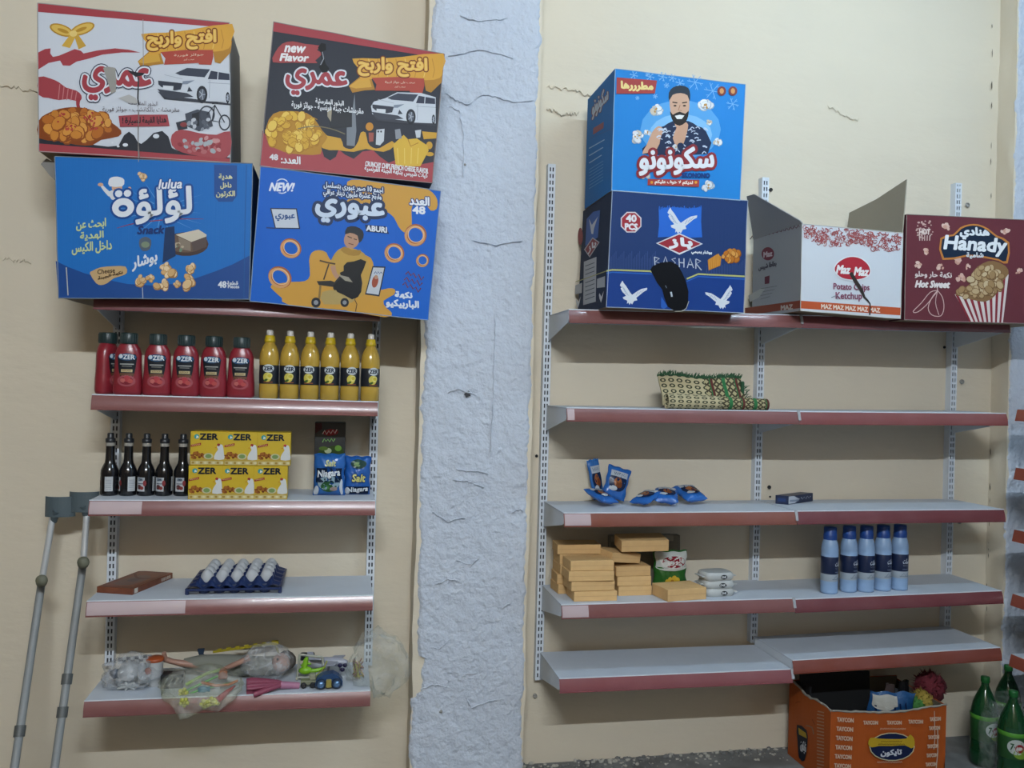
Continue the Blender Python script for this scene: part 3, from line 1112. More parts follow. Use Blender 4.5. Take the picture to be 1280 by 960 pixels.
p.poly([(150, 680), (190, 605), (270, 588), (380, 600), (430, 640), (470, 700), (500, 740), (465, 790), (460, 835), (360, 838), (250, 822), (160, 770)], '#b98522', 2)
p.pile(310, 715, 145, 98, 60, 30, ('#e3b840', '#d9aa34', '#edc75a'), 13, '#a87518')
for k in range(26):
    rr = random.Random(k)
    x, y = 310 + rr.uniform(-130, 120), 715 + rr.uniform(-85, 85)
    p.line([(x - 20, y + 8), (x, y - 6), (x + 20, y + 6)], 4, '#b9851e')
p.poly([(875, 780), (935, 725), (960, 750), (1010, 745), (1070, 785), (1078, 815), (1030, 905), (890, 902)], '#dcb23c')
p.line([(960, 750), (975, 790), (1020, 770)], 5, '#a87518')
for k in range(4):
    p.line([(900 + 40 * k, 800), (905 + 36 * k, 890)], 5, '#e9c75e')
p.ell(740, 678, 22, 24, '#c9892c')
p.poly([(780, 695), (826, 690), (822, 760), (800, 785), (776, 780)], '#c9ced4')
p.poly([(735, 712), (765, 712), (762, 762), (738, 765)], '#a5564a')
for x, y in ((790, 706), (806, 706)):
    p.ell(x, y, 5, 6, '#3a3d44')
p.poly([(885, 695), (915, 690), (925, 745), (890, 750)], '#8d929a')
p.poly([(1000, 700), (1035, 695), (1030, 740), (1008, 742)], '#c9ced4')
p.poly([(610, 660), (640, 600), (655, 490), (660, 600), (665, 700), (655, 790), (610, 785)], '#7f858d')
p.poly([(490, 575), (640, 590), (640, 680), (520, 690)], '#23262c')
p.line([(330, 690), (420, 675), (520, 690), (600, 720)], 6, '#7d7358', 3)
p.poly([(498, 575), (525, 580), (520, 650), (500, 620)], '#a49b86')
banner(p, (622, 284), .02, 'سحب على جوائز كبيرة')
car(p, (752, 482), .88)
p.poly([(188, 310), (200, 255), (240, 205), (300, 190), (370, 205), (455, 215), (440, 240), (470, 262), (430, 300), (440, 315), (300, 312)], '#a8494b', 2)
p.group('brand_lettering')
p.text('new', 315, 236, 112, 36, '#f0f0ee', (), 3, .06, .25)
p.text('Flavor', 312, 283, 158, 40, '#f0f0ee', (), 3, .03, .25)
p.text('عمري', 437, 428, 345, 150, '#a63f48', ((WHT, 9),), 6, .09)
p.text('البذور المقرمشة', 512, 540, 160, 36, '#e2e4e8', (), 1, .1)
p.text('مقرمشات جبنة فرنسية - جوائز فورية', 500, 572, 410, 44, '#e2e4e8', (), 1, .1)
p.text('48', 193, 852, 46, 32, '#e8e8ea', (), 2, .05)
p.text('العدد:', 290, 868, 108, 42, '#e8e8ea', (), 2, .06)
p.text('CRUNCHY CHIPS FRENCH CHEESE FLAVOR', 896, 910, 358, 28, '#e8e8ea', (), 1, .12)
p.text('كيات شيبس بنكهة الجبنة الفرنسية', 892, 938, 360, 36, '#e8e8ea', (), 1, .12)
p.group('torn_hole')
p.poly([(445, 225), (465, 200), (490, 205), (492, 240), (470, 250), (490, 320), (510, 345), (500, 365), (470, 370), (450, 335), (470, 320), (462, 255)], '#0d0e11')
p.line([(470, 250), (478, 290), (460, 325)], 5, '#9ca0a8')
p.build(t)

# --- lulua carton
quad = q4(50, 180, (85, 72), (1215, 112), (1195, 888), (105, 880))
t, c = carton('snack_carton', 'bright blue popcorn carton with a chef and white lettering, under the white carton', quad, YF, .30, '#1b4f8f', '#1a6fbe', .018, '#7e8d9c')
p = crop(50, 180, K, YF)
p.poly([(90, 668), (160, 702), (250, 737), (380, 775), (500, 800), (640, 808), (760, 800), (880, 770), (1000, 728), (1100, 688), (1202, 635), (1196, 884), (106, 878)], '#1c4a8e')
p.poly([(995, 118), (1126, 122), (1126, 295), (1100, 330), (1020, 330), (995, 298)], '#1b4d92')
for k in range(16):
    a = 2 * PI * k / 16 + .1
    p.poly([(690 + 60 * math.cos(a - .05), 380 + 50 * math.sin(a - .05)), (690 + (240 + 40 * (k % 3)) * math.cos(a), 380 + (150 + 20 * (k % 2)) * math.sin(a)), (690 + 60 * math.cos(a + .05), 380 + 50 * math.sin(a + .05))], '#5d9ad6')
p.line([(440, 480), (560, 450), (760, 430), (935, 428)], [3, 6, 6, 2], '#8e3f58', 3)
# little cook with a tall hat
p.poly([(392, 275), (430, 262), (470, 270), (500, 300), (478, 320), (410, 318)], '#d9dbdf', 2)
p.line([(400, 290), (370, 260), (352, 238)], [26, 20, 14], '#d9dbdf', 2)
p.line([(478, 300), (500, 280), (512, 258)], [20, 16, 12], '#d9dbdf', 2)
p.ell(346, 232, 16, 10, '#d7a98a')
p.ell(512, 256, 10, 12, '#d7a98a')
p.ell(440, 250, 30, 26, '#d9ab8c')
p.poly([(398, 242), (392, 210), (405, 192), (440, 186), (474, 196), (482, 215), (470, 242)], '#e3e5e9', 2)
p.line([(425, 258), (440, 264), (456, 257)], 4, '#6d3b2c')
p.pile(580, 185, 22, 20, 6, 16, ('#e6c79e', '#d9b282'), 21, '#a97f4c')
p.ell(835, 572, 128, 68, '#4b3a34')
p.ell(830, 566, 112, 54, '#6a5548')
p.poly([(775, 518), (905, 488), (952, 518), (950, 530), (865, 560)], '#d4c9b4')
p.poly([(865, 560), (952, 528), (952, 588), (875, 612)], '#5b4c48')
p.poly([(790, 530), (860, 560), (862, 612), (800, 600)], '#8a7c6c')
p.pile(800, 590, 40, 18, 7, 14, ('#b6a78e', '#766652', '#6a8a72'), 22)
p.poly([(715, 478), (768, 470), (775, 640), (700, 680)], '#17355f')
p.poly([(570, 545), (605, 530), (635, 550), (628, 600), (590, 612), (568, 585)], '#56616f', 2)
p.ell(602, 575, 24, 18, '#7f8d74')
for cx, cy, rx, ry in ((575, 778, 36, 40), (630, 768, 30, 22), (720, 700, 48, 30), (740, 740, 58, 42), (700, 808, 72, 36), (865, 705, 42, 36), (842, 790, 48, 62), (780, 800, 30, 22)):
    p.pile(cx, cy, rx * .6, ry * .6, 9, min(rx, ry) * .55, ('#e0bd8c', '#d5ab72', '#ebd0a6'), int(cx), '#a2763f')
p.poly([(285, 740), (300, 725), (345, 705), (420, 698), (488, 700), (497, 735), (470, 752), (420, 768), (385, 795), (350, 806), (320, 795)], '#caa878', 2)
p.line([(330, 775), (400, 752), (475, 735)], 6, '#8a6a40')
p.group('brand_lettering')
p.text('لؤلؤة', 640, 352, 445, 200, '#e4e8ee', (('#174a8f', 12),), 6, -.04)
p.text('lulua', 748, 228, 132, 52, '#e9ecf1', (('#174a8f', 6),), 2, -.03, .2)
p.text('Snack', 636, 490, 150, 44, '#16356f', (), 3, -.03, .25)
p.text('بوشار', 598, 668, 140, 80, '#dfe5ee', (), 3, -.3)
p.text('Cheese', 378, 726, 100, 26, '#4a3822', (), 1, -.1)
p.text('نكهة الجبنة', 402, 752, 140, 24, '#3a2c1a', (), 1, -.25)
for s, x, y, w_, h_ in (('ابحث عن', 292, 460, 168, 62), ('الهدية', 296, 525, 132, 50), ('داخل الكيس', 296, 592, 226, 68)):
    p.text(s, x, y, w_, h_, '#c9d59a', (), 2, -.08)
for s, x, y, w_, h_ in (('هدية', 1060, 188, 76, 36), ('داخل', 1062, 238, 62, 38), ('الكرتون', 1060, 287, 106, 38)):
    p.text(s, x, y, w_, h_, '#d6d7a6', (), 1.5)
p.text('48', 1041, 803, 46, 36, '#e2e6ec', (), 2)
p.text('قطعة', 1100, 794, 62, 22, '#e2e6ec', (), .8)
p.text('Pieces', 1106, 815, 64, 18, '#e2e6ec', (), .8)
p.group('worn_crease')
p.line([(150, 705), (155, 780), (160, 865)], 6, '#c3c0b6')
p.line([(585, 820), (588, 885)], 5, '#aeb3b8')
p.line([(1180, 120), (1172, 400), (1165, 880)], 4, '#1d5796')
p.build(t)
# crushed corner flap sticking out at its upper left
mb = MB()
q = [at(x, y, YF + .06) for x, y in ((51, 205), (58, 198), (68, 203), (69, 226), (62, 219))]
mb.add(q, [(0, 1, 2, 3, 4)], mat('#8b8883', .9))
o = mb.build('crushed_flap', t, solid=.004)
mb = MB()
q = [at(x, y, YF + .10) for x, y in ((72, 371), (118, 375), (117, 383), (96, 378))]
mb.add(q, [(0, 1, 2, 3)], mat('#a7a096', .9))
mb.build('torn_bottom_flap', t, solid=.003)

# --- aburi carton
quad = q4(300, 190, (118, 80), (1148, 222), (1075, 960), (56, 852))
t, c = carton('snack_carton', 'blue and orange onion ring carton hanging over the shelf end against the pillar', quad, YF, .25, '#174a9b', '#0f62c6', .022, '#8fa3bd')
p = crop(300, 190, K, YF)
OR_ = '#cf9a3d'
p.poly([(636, 158), (760, 168), (900, 190), (1050, 208), (1100, 232), (1128, 275), (1124, 325), (1090, 335), (1066, 305), (1020, 290), (985, 310), (980, 350), (982, 420), (965, 455), (935, 458), (905, 425), (880, 375), (835, 340), (760, 320), (660, 285), (600, 285), (640, 250), (610, 190)], OR_, 2)
p.poly([(395, 620), (410, 575), (450, 560), (495, 575), (520, 620), (600, 600), (720, 590), (760, 630), (765, 700), (760, 765), (790, 790), (850, 778), (885, 785), (880, 815), (820, 850), (835, 890), (868, 920), (830, 945), (600, 905), (275, 872), (240, 835), (190, 790), (180, 760), (300, 742), (370, 738), (400, 705)], OR_, 2)
for cx, cy, r, ry, a in ((290, 550, 62, 56, .5), (228, 716, 70, 60, .6), (1003, 475, 64, 64, .4), (882, 577, 58, 55, .6), (1043, 620, 37, 38, .4)):
    p.ring(cx, cy, r, ry, r * .34, '#a55a2c', a)
    p.ring(cx - r * .05, cy + ry * .06, r * .93, ry * .93, r * .22, '#d29a63', a)
    p.ring(cx + r * .04, cy - ry * .05, r * .74, ry * .74, r * .08, '#e5be90', a)
p.ring(240, 195, 42, 44, 6, '#dbe6f5')
p.poly([(172, 320), (325, 322), (344, 440), (200, 438)], '#1d2735')
p.poly([(180, 326), (320, 328), (336, 434), (205, 432)], '#c6cdd8')
p.line([(150, 432), (200, 436)], 8, '#1f3f7a')
# boy in a yellow hooded top crouching by a scooter
p.poly([(530, 600), (560, 560), (600, 545), (660, 555), (710, 580), (735, 640), (745, 720), (720, 790), (690, 830), (600, 800), (540, 720), (515, 650)], '#c39a45', 2)
p.poly([(575, 560), (600, 540), (640, 560), (690, 560), (680, 590), (620, 590)], '#a67e30', 2)
p.ell(638, 500, 44, 52, '#b98d72', .25)
p.poly([(600, 470), (612, 430), (660, 425), (702, 450), (705, 490), (680, 520), (672, 478), (630, 462)], '#20242c', 2)
p.line([(615, 482), (640, 492)], 5, '#3a2a22')
p.line([(650, 496), (668, 502)], 5, '#3a2a22')
p.line([(620, 522), (648, 530)], 5, '#6b3a30')
p.line([(530, 650), (540, 690), (560, 720)], [30, 26, 22], '#b98d72', 2)
p.poly([(560, 720), (600, 690), (690, 700), (692, 800), (650, 842), (590, 835), (545, 800), (530, 762)], '#23242a', 2)
p.line([(455, 620), (500, 632), (545, 640)], 9, '#4a3520')
p.line([(508, 640), (478, 730)], 8, '#3a2c20')
p.poly([(438, 738), (520, 735), (570, 755), (560, 775), (450, 760)], '#2a2622')
p.line([(460, 760), (452, 840), (440, 860)], 12, '#8a6d3a')
p.poly([(470, 800), (560, 790), (600, 820), (650, 830), (640, 860), (480, 870)], '#b39a5e', 2)
for x, r in ((434, 27), (598, 24)):
    p.ell(x, 860, r, r + 2, '#23252b')
    p.ell(x, 860, r * .5, r * .5, '#8b8e94')
p.poly([(757, 652), (832, 655), (797, 826), (714, 814)], '#202a38')
p.poly([(762, 660), (824, 662), (792, 816), (722, 806)], '#c3c8cf')
p.ell(772, 740, 18, 36, '#9c4a34', .2)
p.ell(778, 715, 11, 12, '#b98d72')
p.group('brand_lettering')
p.text('NEW!', 240, 200, 132, 46, '#e8eef8', (('#1a5fc2', 6),), 3, .02, .3)
p.text('عبوري', 258, 375, 110, 40, '#2a4f86', (), 2, .05)
p.text('اجمع 10 صور عبوري بتسلسل', 648, 210, 338, 46, '#dfe8f4', (('#19345f', 8),), 1, .1)
p.text('واربح عشرة مليون دينار عراقي', 642, 248, 330, 46, '#dfe8f4', (('#19345f', 8),), 1, .1)
p.text('عبوري', 628, 345, 385, 130, '#cfdcee', (('#142c52', 18),), 7, .1)
p.poly([(715, 415), (835, 425), (852, 468), (720, 455)], '#142c52')
p.text('ABURI', 780, 440, 116, 30, '#e3e8f0', (), 2, .1)
p.text('العدد', 1025, 280, 110, 46, '#e6ebf3', (('#173b78', 5),), 3, .06)
p.text('48', 1022, 332, 70, 42, '#e6ebf3', (), 3, .06)
p.scrawl(790, 690, 46, 16, '#1d3b7a', 4, 3)
for y in (705, 738, 772):
    p.scrawl(990 - (y - 738) * .25, y, 104, 30, '#6e3434', 7, y, .38)
p.text('نكهة', 935, 820, 96, 42, '#dfe7f2', (), 3, .05)
p.text('الباربيكيو', 928, 870, 184, 48, '#dfe7f2', (), 3, .08)
p.group('torn_hole')
p.poly([(592, 650), (612, 630), (650, 625), (690, 612), (722, 625), (708, 665), (692, 700), (690, 745), (694, 795), (672, 830), (640, 842), (590, 815), (556, 800), (532, 765), (545, 750), (580, 715), (570, 690), (592, 680)], '#0c0d10')
p.poly([(560, 700), (620, 715), (645, 745), (600, 735)], '#9a9483')
p.line([(655, 842), (668, 870), (660, 912)], 5, '#5b4526')
p.build(t)

YR = -0.43
# --- skonono carton
SKY = '#2485d2'
quad = q4(690, 70, (360, 72), (1105, 163), (1075, 825), (340, 768))
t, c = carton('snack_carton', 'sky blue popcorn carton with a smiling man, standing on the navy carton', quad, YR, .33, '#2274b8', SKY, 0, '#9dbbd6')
p = crop(690, 70, K, YR)


def snow(cx, cy, r):
    for k in range(6):
        a = k * PI / 3 + .2
        x, y = cx + r * math.cos(a), cy + r * math.sin(a)
        p.line([(cx, cy), (x, y)], 4, '#7fb6e6')
        p.line([(cx + .6 * r * math.cos(a), cy + .6 * r * math.sin(a)), (cx + .9 * r * math.cos(a + .3), cy + .9 * r * math.sin(a + .3))], 3, '#7fb6e6')


for x, y, r in ((468, 110, 24), (560, 118, 26), (632, 118, 28), (688, 125, 24), (818, 150, 46), (732, 155, 26), (918, 200, 50), (1032, 275, 36), (655, 168, 16), (488, 240, 12), (545, 105, 12), (590, 230, 14)):
    snow(x, y, r)
p.ell(735, 420, 230, 170, '#5ba6e2')
p.ell(735, 450, 180, 120, '#86bfec')
# printed man in a dark patterned shirt
p.poly([(520, 560), (560, 490), (590, 420), (640, 400), (690, 372), (780, 372), (830, 400), (880, 430), (890, 560)], '#23304e', 2)
p.poly([(516, 560), (540, 510), (575, 430), (610, 400), (635, 420), (620, 470), (600, 530)], '#d0a488', 2)
rr = random.Random(31)
for k in range(46):
    x, y = rr.uniform(610, 880), rr.uniform(405, 555)
    p.line([(x - 12, y + rr.uniform(-8, 8)), (x, y - 6), (x + 12, y + rr.uniform(-8, 8))], rr.uniform(4, 8), '#c7d2e2', 2)
p.poly([(690, 470), (712, 410), (700, 380), (770, 380), (775, 420), (745, 520), (720, 530)], '#cda084', 2)
p.poly([(672, 250), (680, 215), (730, 200), (775, 215), (785, 255), (782, 320), (760, 372), (725, 385), (695, 365), (676, 310)], '#d1a88d', 2)
p.poly([(674, 315), (690, 335), (700, 330), (730, 318), (762, 330), (780, 312), (778, 345), (762, 380), (730, 398), (700, 385), (682, 352)], '#2a2320', 2)
p.poly([(702, 342), (730, 336), (756, 340), (742, 360), (714, 360)], '#eceae6')
p.poly([(670, 255), (668, 210), (690, 180), (735, 168), (778, 182), (790, 220), (786, 262), (774, 225), (735, 212), (690, 222)], '#28303c', 2)
for sg in (-1, 1):
    p.line([(730 + sg * 14, 268), (730 + sg * 42, 264)], 7, '#3a2a22')
    p.ell(730 + sg * 27, 284, 9, 5, '#3a2a22')
p.line([(732, 280), (722, 310), (742, 312)], 5, '#a87a5e')
for x, y, r in ((600, 312, 44), (878, 285, 48), (488, 460, 42), (548, 438, 24), (946, 494, 30), (900, 378, 22), (895, 748, 42), (530, 678, 38), (705, 520, 20)):
    p.pile(x, y, r * .55, r * .55, 12, r * .45, ('#dfe2e4', '#eef0f0', '#d3c7b0'), int(x * 3), '#98a8b8')
    p.pile(x, y, r * .3, r * .3, 4, r * .16, ('#c79a5a', '#b98a48'), int(x * 5))
for x in (970, 1034):
    p.ell(x, 200, 25, 27, '#7e3b34')
    p.ell(x, 200, 12, 16, '#d99b5a')
p.poly([(370, 122), (600, 140), (588, 214), (368, 216)], '#a8433f')
p.ell(735, 515, 20, 20, '#23304e')
p.group('brand_lettering')
p.text('مطرررها', 486, 174, 180, 52, '#efd98e', (), 4, .05)
p.text('سكونونو', 712, 600, 420, 150, '#e9eaee', (('#8c2f35', 16),), 6, -.02)
p.text('SKONONO', 822, 682, 158, 26, '#1b3f7e', (), 3, .02)
p.poly([(548, 702), (842, 708), (840, 748), (546, 738)], '#a8433f')
p.text('لديكم لا خوف عليكم', 696, 724, 216, 26, '#f0e6da', (), 1.5, .03)
for x in (570, 822):
    p.ell(x, 722, 8, 8, '#e8a23c')
p.build(t)
# its left side
ps = cropx(690, 70, K, c)
ps.group('side_lettering')
ps.text('سكونونو', 275, 265, 90, 110, '#b7c6d6', (('#6d4250', 4),), 2, -1.0)
for k in range(3):
    ps.line([(212, 528 + 42 * k), (300 - 8 * k, 478 + 44 * k)], 5, '#9fc3e2')
for k in range(7):
    ps.line([(212, 650 + 18 * k), (292, 600 + 18 * k)], 3, '#5c9bcf')
ps.poly([(236, 412), (296, 376), (294, 412), (234, 450)], '#8c4a54')
ps.line([(215, 470), (345, 415)], 3, '#1b5c94')
ps.build(t)

# --- bashar carton
NAVY = '#213a6c'
quad = q4(690, 220, (345, 85), (1118, 140), (1095, 782), (310, 748))
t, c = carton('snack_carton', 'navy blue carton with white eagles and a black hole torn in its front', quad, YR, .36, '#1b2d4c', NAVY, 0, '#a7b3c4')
p = crop(690, 220, K, YR)
p.poly([(312, 545), (345, 535), (560, 545), (600, 560), (640, 640), (700, 640), (780, 590), (835, 562), (1104, 578), (1095, 782), (310, 748)], '#1c3f86')
p.line([(312, 542), (345, 536), (560, 544), (572, 548)], 9, '#bfbf72')
p.line([(312, 556), (345, 550), (570, 560)], 6, '#2f67b8')
p.line([(770, 588), (835, 560), (1106, 574)], 9, '#bfbf72')
p.line([(770, 602), (835, 574), (1106, 590)], 6, '#2f67b8')
for k in range(30):
    p.line([(330 + k * 9, 540 - 5), (330 + k * 9, 470 - 10 * (k % 5))], 2.5, '#3f5588')
    if k > 4:
        p.line([(840 + k * 9, 562), (840 + k * 9, 510 - 9 * (k % 5))], 2.5, '#3f5588')
p.poly([(610, 195), (640, 182), (700, 178), (780, 186), (855, 178), (852, 260), (858, 350), (800, 352), (700, 346), (605, 350), (612, 280)], '#2d6cd0')
rr = random.Random(3)
for k in range(26):
    x = 612 + k * 9.5
    p.line([(x, 200), (x + 2, 168 + rr.uniform(0, 18))], 5, '#2d6cd0')


def eagle(pr, cx, cy, s, fl=1):
    T = lambda pts: [(cx + fl * x * s, cy + y * s) for x, y in pts]
    col = '#dde1e7'
    pr.poly(T([(-56, -84), (-46, -100), (-38, -84), (-26, -70), (-12, -48), (2, -26), (14, -12), (40, -30), (70, -48), (108, -56), (106, -42), (84, -30), (58, -8), (40, 6), (46, 22), (26, 26), (14, 48), (6, 38), (-2, 50), (-10, 36), (-18, 44), (-16, 24), (-40, 14), (-44, 2), (-24, -4), (-30, -14), (-46, -30), (-58, -52), (-50, -58), (-62, -70)]), col)
    for k in range(4):
        pr.line(T([(-50 + 6 * k, -66 + 14 * k), (-30 + 8 * k, -44 + 12 * k)]), 2.4 * s, '#7f92b5')
    for k in range(3):
        pr.line(T([(88 - 18 * k, -46 + 8 * k), (70 - 16 * k, -26 + 10 * k)]), 2.4 * s, '#7f92b5')


eagle(p, 722, 280, 1.0)
eagle(p, 445, 690, .92)
eagle(p, 975, 715, .92, -1)
p.poly([(594, 384), (728, 326), (862, 388), (728, 450)], '#dfe0e4')
p.poly([(606, 385), (728, 334), (850, 388), (728, 440)], '#a3323c')
for r, cl in ((64, '#d9d2d6'), (57, '#a3323c')):
    p.poly([(452 + r * math.cos(PI / 8 + k * PI / 4), 264 + r * math.sin(PI / 8 + k * PI / 4)) for k in range(8)], cl)
p.poly([(890, 480), (945, 445), (968, 462), (962, 512), (895, 540)], '#c8832f')
for k in range(6):
    p.line([(898 + 11 * k, 474 - 6 * k), (900 + 11 * k, 532 - 4 * k)], 3, '#e0a24a')
p.pile(1030, 458, 55, 34, 26, 17, ('#d0893a', '#bf7427', '#dd9e4e'), 6, '#8c4f18')
p.group('brand_lettering')
p.group('count_lettering')
p.text('40', 453, 242, 56, 38, '#eceaec', (), 3, .04)
p.text('PCS', 453, 290, 70, 34, '#eceaec', (), 3, .04)
p.group('brand_lettering')
p.text('باز', 735, 384, 128, 58, '#eef0f2', (), 5, .02)
p.text('بوشار بمبمي', 855, 438, 116, 24, '#e4e7ec', (), 1.5, .06)
x0 = 585
for ch, pts in (('B', [[(0, 5), (4, 55)], [(0, 5), (28, 14), (6, 30), (34, 42), (4, 55)]]), ('A', [[(0, 52), (16, 0), (34, 54)], [(8, 34), (28, 36)]]), ('S', [[(28, 6), (6, 12), (26, 32), (4, 52)]]),
                ('H', [[(0, 4), (2, 54)], [(28, 4), (28, 56)], [(2, 28), (28, 30)]]), ('A', [[(0, 56), (16, 2), (36, 56)], [(8, 36), (28, 38)]]), ('R', [[(2, 2), (2, 58)], [(2, 2), (30, 14), (4, 30), (34, 66)]])):
    for st in pts:
        p.line([(x0 + a, 458 + b + (x0 - 585) * .06) for a, b in st], 6, '#c3c9d4')
    x0 += 47
p.group('torn_hole')
p.poly([(562, 535), (575, 515), (620, 495), (680, 488), (720, 510), (745, 555), (765, 600), (780, 660), (778, 720), (765, 755), (740, 770), (700, 772), (660, 745), (640, 690), (630, 650), (600, 610)], '#0a0c12')
p.poly([(625, 690), (660, 745), (640, 760), (622, 750)], '#2d62bb')
p.line([(680, 662), (685, 690)], 10, '#b9c2cc')
p.line([(648, 625), (655, 640)], 5, '#65707f')
p.line([(700, 774), (745, 772), (768, 755), (782, 715)], 4, '#b7b3a4')
p.build(t)
ps = cropx(690, 220, K, c)
ps.group('side_print')
ps.poly([(198, 245), (235, 205), (275, 195), (262, 350), (190, 400)], '#2a5fae')
ps.poly([(225, 330), (212, 245), (228, 280), (262, 232), (240, 300), (235, 332)], '#c9ced6')
ps.poly([(183, 420), (232, 350), (272, 378), (215, 466)], '#b9b4bc')
ps.poly([(190, 420), (232, 358), (265, 380), (215, 456)], '#8f3340')
ps.text('باز', 228, 405, 46, 44, '#e3e3e6', (), 2, -.9)
ps.ell(162, 345, 14, 50, '#8f3340')
ps.poly([(182, 490), (254, 462), (250, 718), (178, 738)], '#b7bcc4')
for k in range(9):
    ps.line([(190, 515 + 24 * k), (243, 495 + 24 * k)], 4, '#3a4558')
ps.poly([(134, 625), (172, 610), (170, 668), (132, 676)], '#b7bcc4')
ps.poly([(258, 588), (303, 572), (302, 635), (256, 640)], '#b7bcc4')
for cx, cy in ((150, 722), (282, 690)):
    ps.poly([(cx - 14, cy - 10), (cx - 10, cy - 20), (cx, cy), (cx + 14, cy - 34), (cx + 6, cy + 8), (cx - 2, cy + 34), (cx - 10, cy + 12)], '#d3d7dd')
ps.line([(134, 605), (180, 590), (318, 540)], 5, '#a9aa70')
ps.build(t)

# --- maz maz carton, open
KM = 960 / 210
quad = [(920 + x / KM, 210 + y / KM) for x, y in ((378, 318), (955, 372), (940, 862), (368, 815))]
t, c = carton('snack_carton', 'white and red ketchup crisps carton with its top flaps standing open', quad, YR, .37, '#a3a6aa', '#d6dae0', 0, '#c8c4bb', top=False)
p = crop(920, 210, KM, YR)
p.poly([(368, 758), (940, 798), (940, 842), (368, 802)], '#c25a35')
rr = random.Random(17)
for k in range(330):
    x = rr.uniform(392, 945)
    lim = 58 + 40 * abs(math.sin((x - 390) / 95))
    y = 335 + (x - 390) * .088 + rr.uniform(0, lim)
    a = rr.uniform(0, 6.28)
    r = rr.uniform(9, 18)
    p.line([(x + r * math.cos(a + j * .6) * (1 - .12 * j), y + r * math.sin(a + j * .6) * (1 - .12 * j)) for j in range(6)], rr.uniform(3, 5.5), rr.choice(('#a8585a', '#b36a66', '#9c4a4c')), 0)
p.ring(785, 462, 16, 16, 4, '#a8585a')
p.poly([(558, 580), (575, 540), (620, 510), (670, 502), (720, 515), (760, 550), (772, 590), (755, 622), (700, 642), (640, 642), (590, 625)], '#e9e9ea', 3)
p.poly([(564, 582), (580, 545), (624, 516), (670, 508), (716, 520), (754, 553), (766, 590), (750, 618), (700, 636), (640, 636), (594, 620)], '#b3303c', 3)
p.group('brand_lettering')
p.text('Maz', 615, 580, 74, 46, '#f0ece9', (), 3, .04, .2)
p.text('Maz', 718, 592, 78, 46, '#f0ece9', (), 3, .04, .2)
p.text('Potato Chips', 660, 684, 205, 46, '#8a4a62', (), 1.5, .03)
p.text('Ketchup', 645, 736, 150, 50, '#8a4a62', (), 1.5, .02)
p.text('MAZ MAZ MAZ MAZ MAZ', 655, 802, 335, 24, '#f0d9c8', (), 1.5, .07)
p.group('torn_slit')
p.line([(655, 598), (685, 650), (715, 695), (735, 740), (766, 775), (764, 840)], [20, 22, 20, 12, 7, 9], '#3b332f', 2)
p.line([(545, 740), (575, 728), (580, 750)], 4, '#77828c')
p.build(t)
ps = cropx(920, 210, KM, c)
ps.group('side_print')
ps.poly([(50, 800), (368, 756), (368, 800), (50, 842)], '#8f4a3a')
ps.text('MAZ', 290, 796, 66, 26, '#c9bcb2', (), 2, -.1)
ps.ell(182, 490, 36, 38, '#7c3648')
ps.text('Maz', 182, 492, 48, 30, '#cdb9bf', (), 2, -.2)
ps.text('بطاطا شيبس', 180, 560, 100, 36, '#4d4a58', (), 1.5, -.25)
ps.poly([(164, 622), (192, 614), (190, 660), (164, 664)], '#6c3346')
for k in range(4):
    ps.line([(140, 690 + 20 * k), (235 - 14 * k, 674 + 20 * k)], 3, '#77787e')
ps.poly([(70, 730), (140, 690), (165, 690), (130, 740), (80, 765)], '#b9b9b6')
for x in range(80, 360, 22):
    ps.line([(x, 408 - (x - 80) * .24), (x + 14, 388 - (x - 80) * .24), (x + 18, 402 - (x - 80) * .24)], 5, '#6d4650')
ps.build(t)
m_inner = mat('#a39b8a', .9, bump=(1.0, .15, (3, 200, 3)))
TL, TR, BR, BL = c
b1 = TL + Vector((0, .37, 0))
mb = MB()                                            # left flap stands up and leans outwards
mb.add([TL, b1, b1 + Vector((-.045, -.02, .17)), TL.lerp(b1, .78) + Vector((-.045, 0, .165)), TL + Vector((-.004, .01, .012))], [(0, 1, 2, 3, 4)], mat('#96979b', .9))
mb.build('open_flap', t, solid=.004)
b2 = TR + Vector((0, .37, 0))
mb = MB()
mb.add([TR, TR.lerp(b2, .5), b2, b2 + Vector((.012, -.01, .145)), TR.lerp(b2, .5) + Vector((.016, 0, .165)), TR + Vector((.012, 0, .20))], [(0, 1, 4, 5), (1, 2, 3, 4)], m_inner)
mb.build('open_flap', t, solid=.004)
mb = MB()
mb.add([b1 + Vector((0.004, 0, 0)), b2 + Vector((-.004, 0, 0)), b2 + Vector((-.01, -.16, -.05)), b1 + Vector((.02, -.16, -.05))], [(0, 1, 2, 3)], m_inner)
mb.build('open_flap', t, solid=.004)

# --- hanady carton
MAR = '#6c343c'
KH = 960 / 210
quad = [(1060 + x / KH, 210 + y / KH) for x, y in ((335, 264), (1180, 305), (1170, 893), (322, 868))]
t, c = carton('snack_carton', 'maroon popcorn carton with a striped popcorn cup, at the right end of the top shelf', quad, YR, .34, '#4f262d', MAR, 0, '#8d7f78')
p = crop(1060, 210, KH, YR)
PK = '#dcb4a4'
for x, y, r, s in ((565, 332, 34, 1), (900, 360, 30, 2), (455, 478, 28, 3), (405, 556, 28, 4), (530, 568, 26, 5), (625, 532, 28, 6), (645, 630, 32, 7), (685, 565, 20, 8), (975, 592, 26, 9), (1080, 480, 26, 10), (1060, 700, 24, 11)):
    p.pile(x, y, r * .7, r * .6, 7, r * .42, (PK, '#e5c3b2', '#cf9f8c'), s + 60)
for k in range(40):
    rr = random.Random(k + 200)
    a, d = rr.uniform(0, 6.28), math.sqrt(rr.random())
    x, y = 438 + 50 * d * math.cos(a), 350 + 58 * d * math.sin(a)
    p.ell(x, y, rr.uniform(3, 8), rr.uniform(3, 6), '#c9a79f')
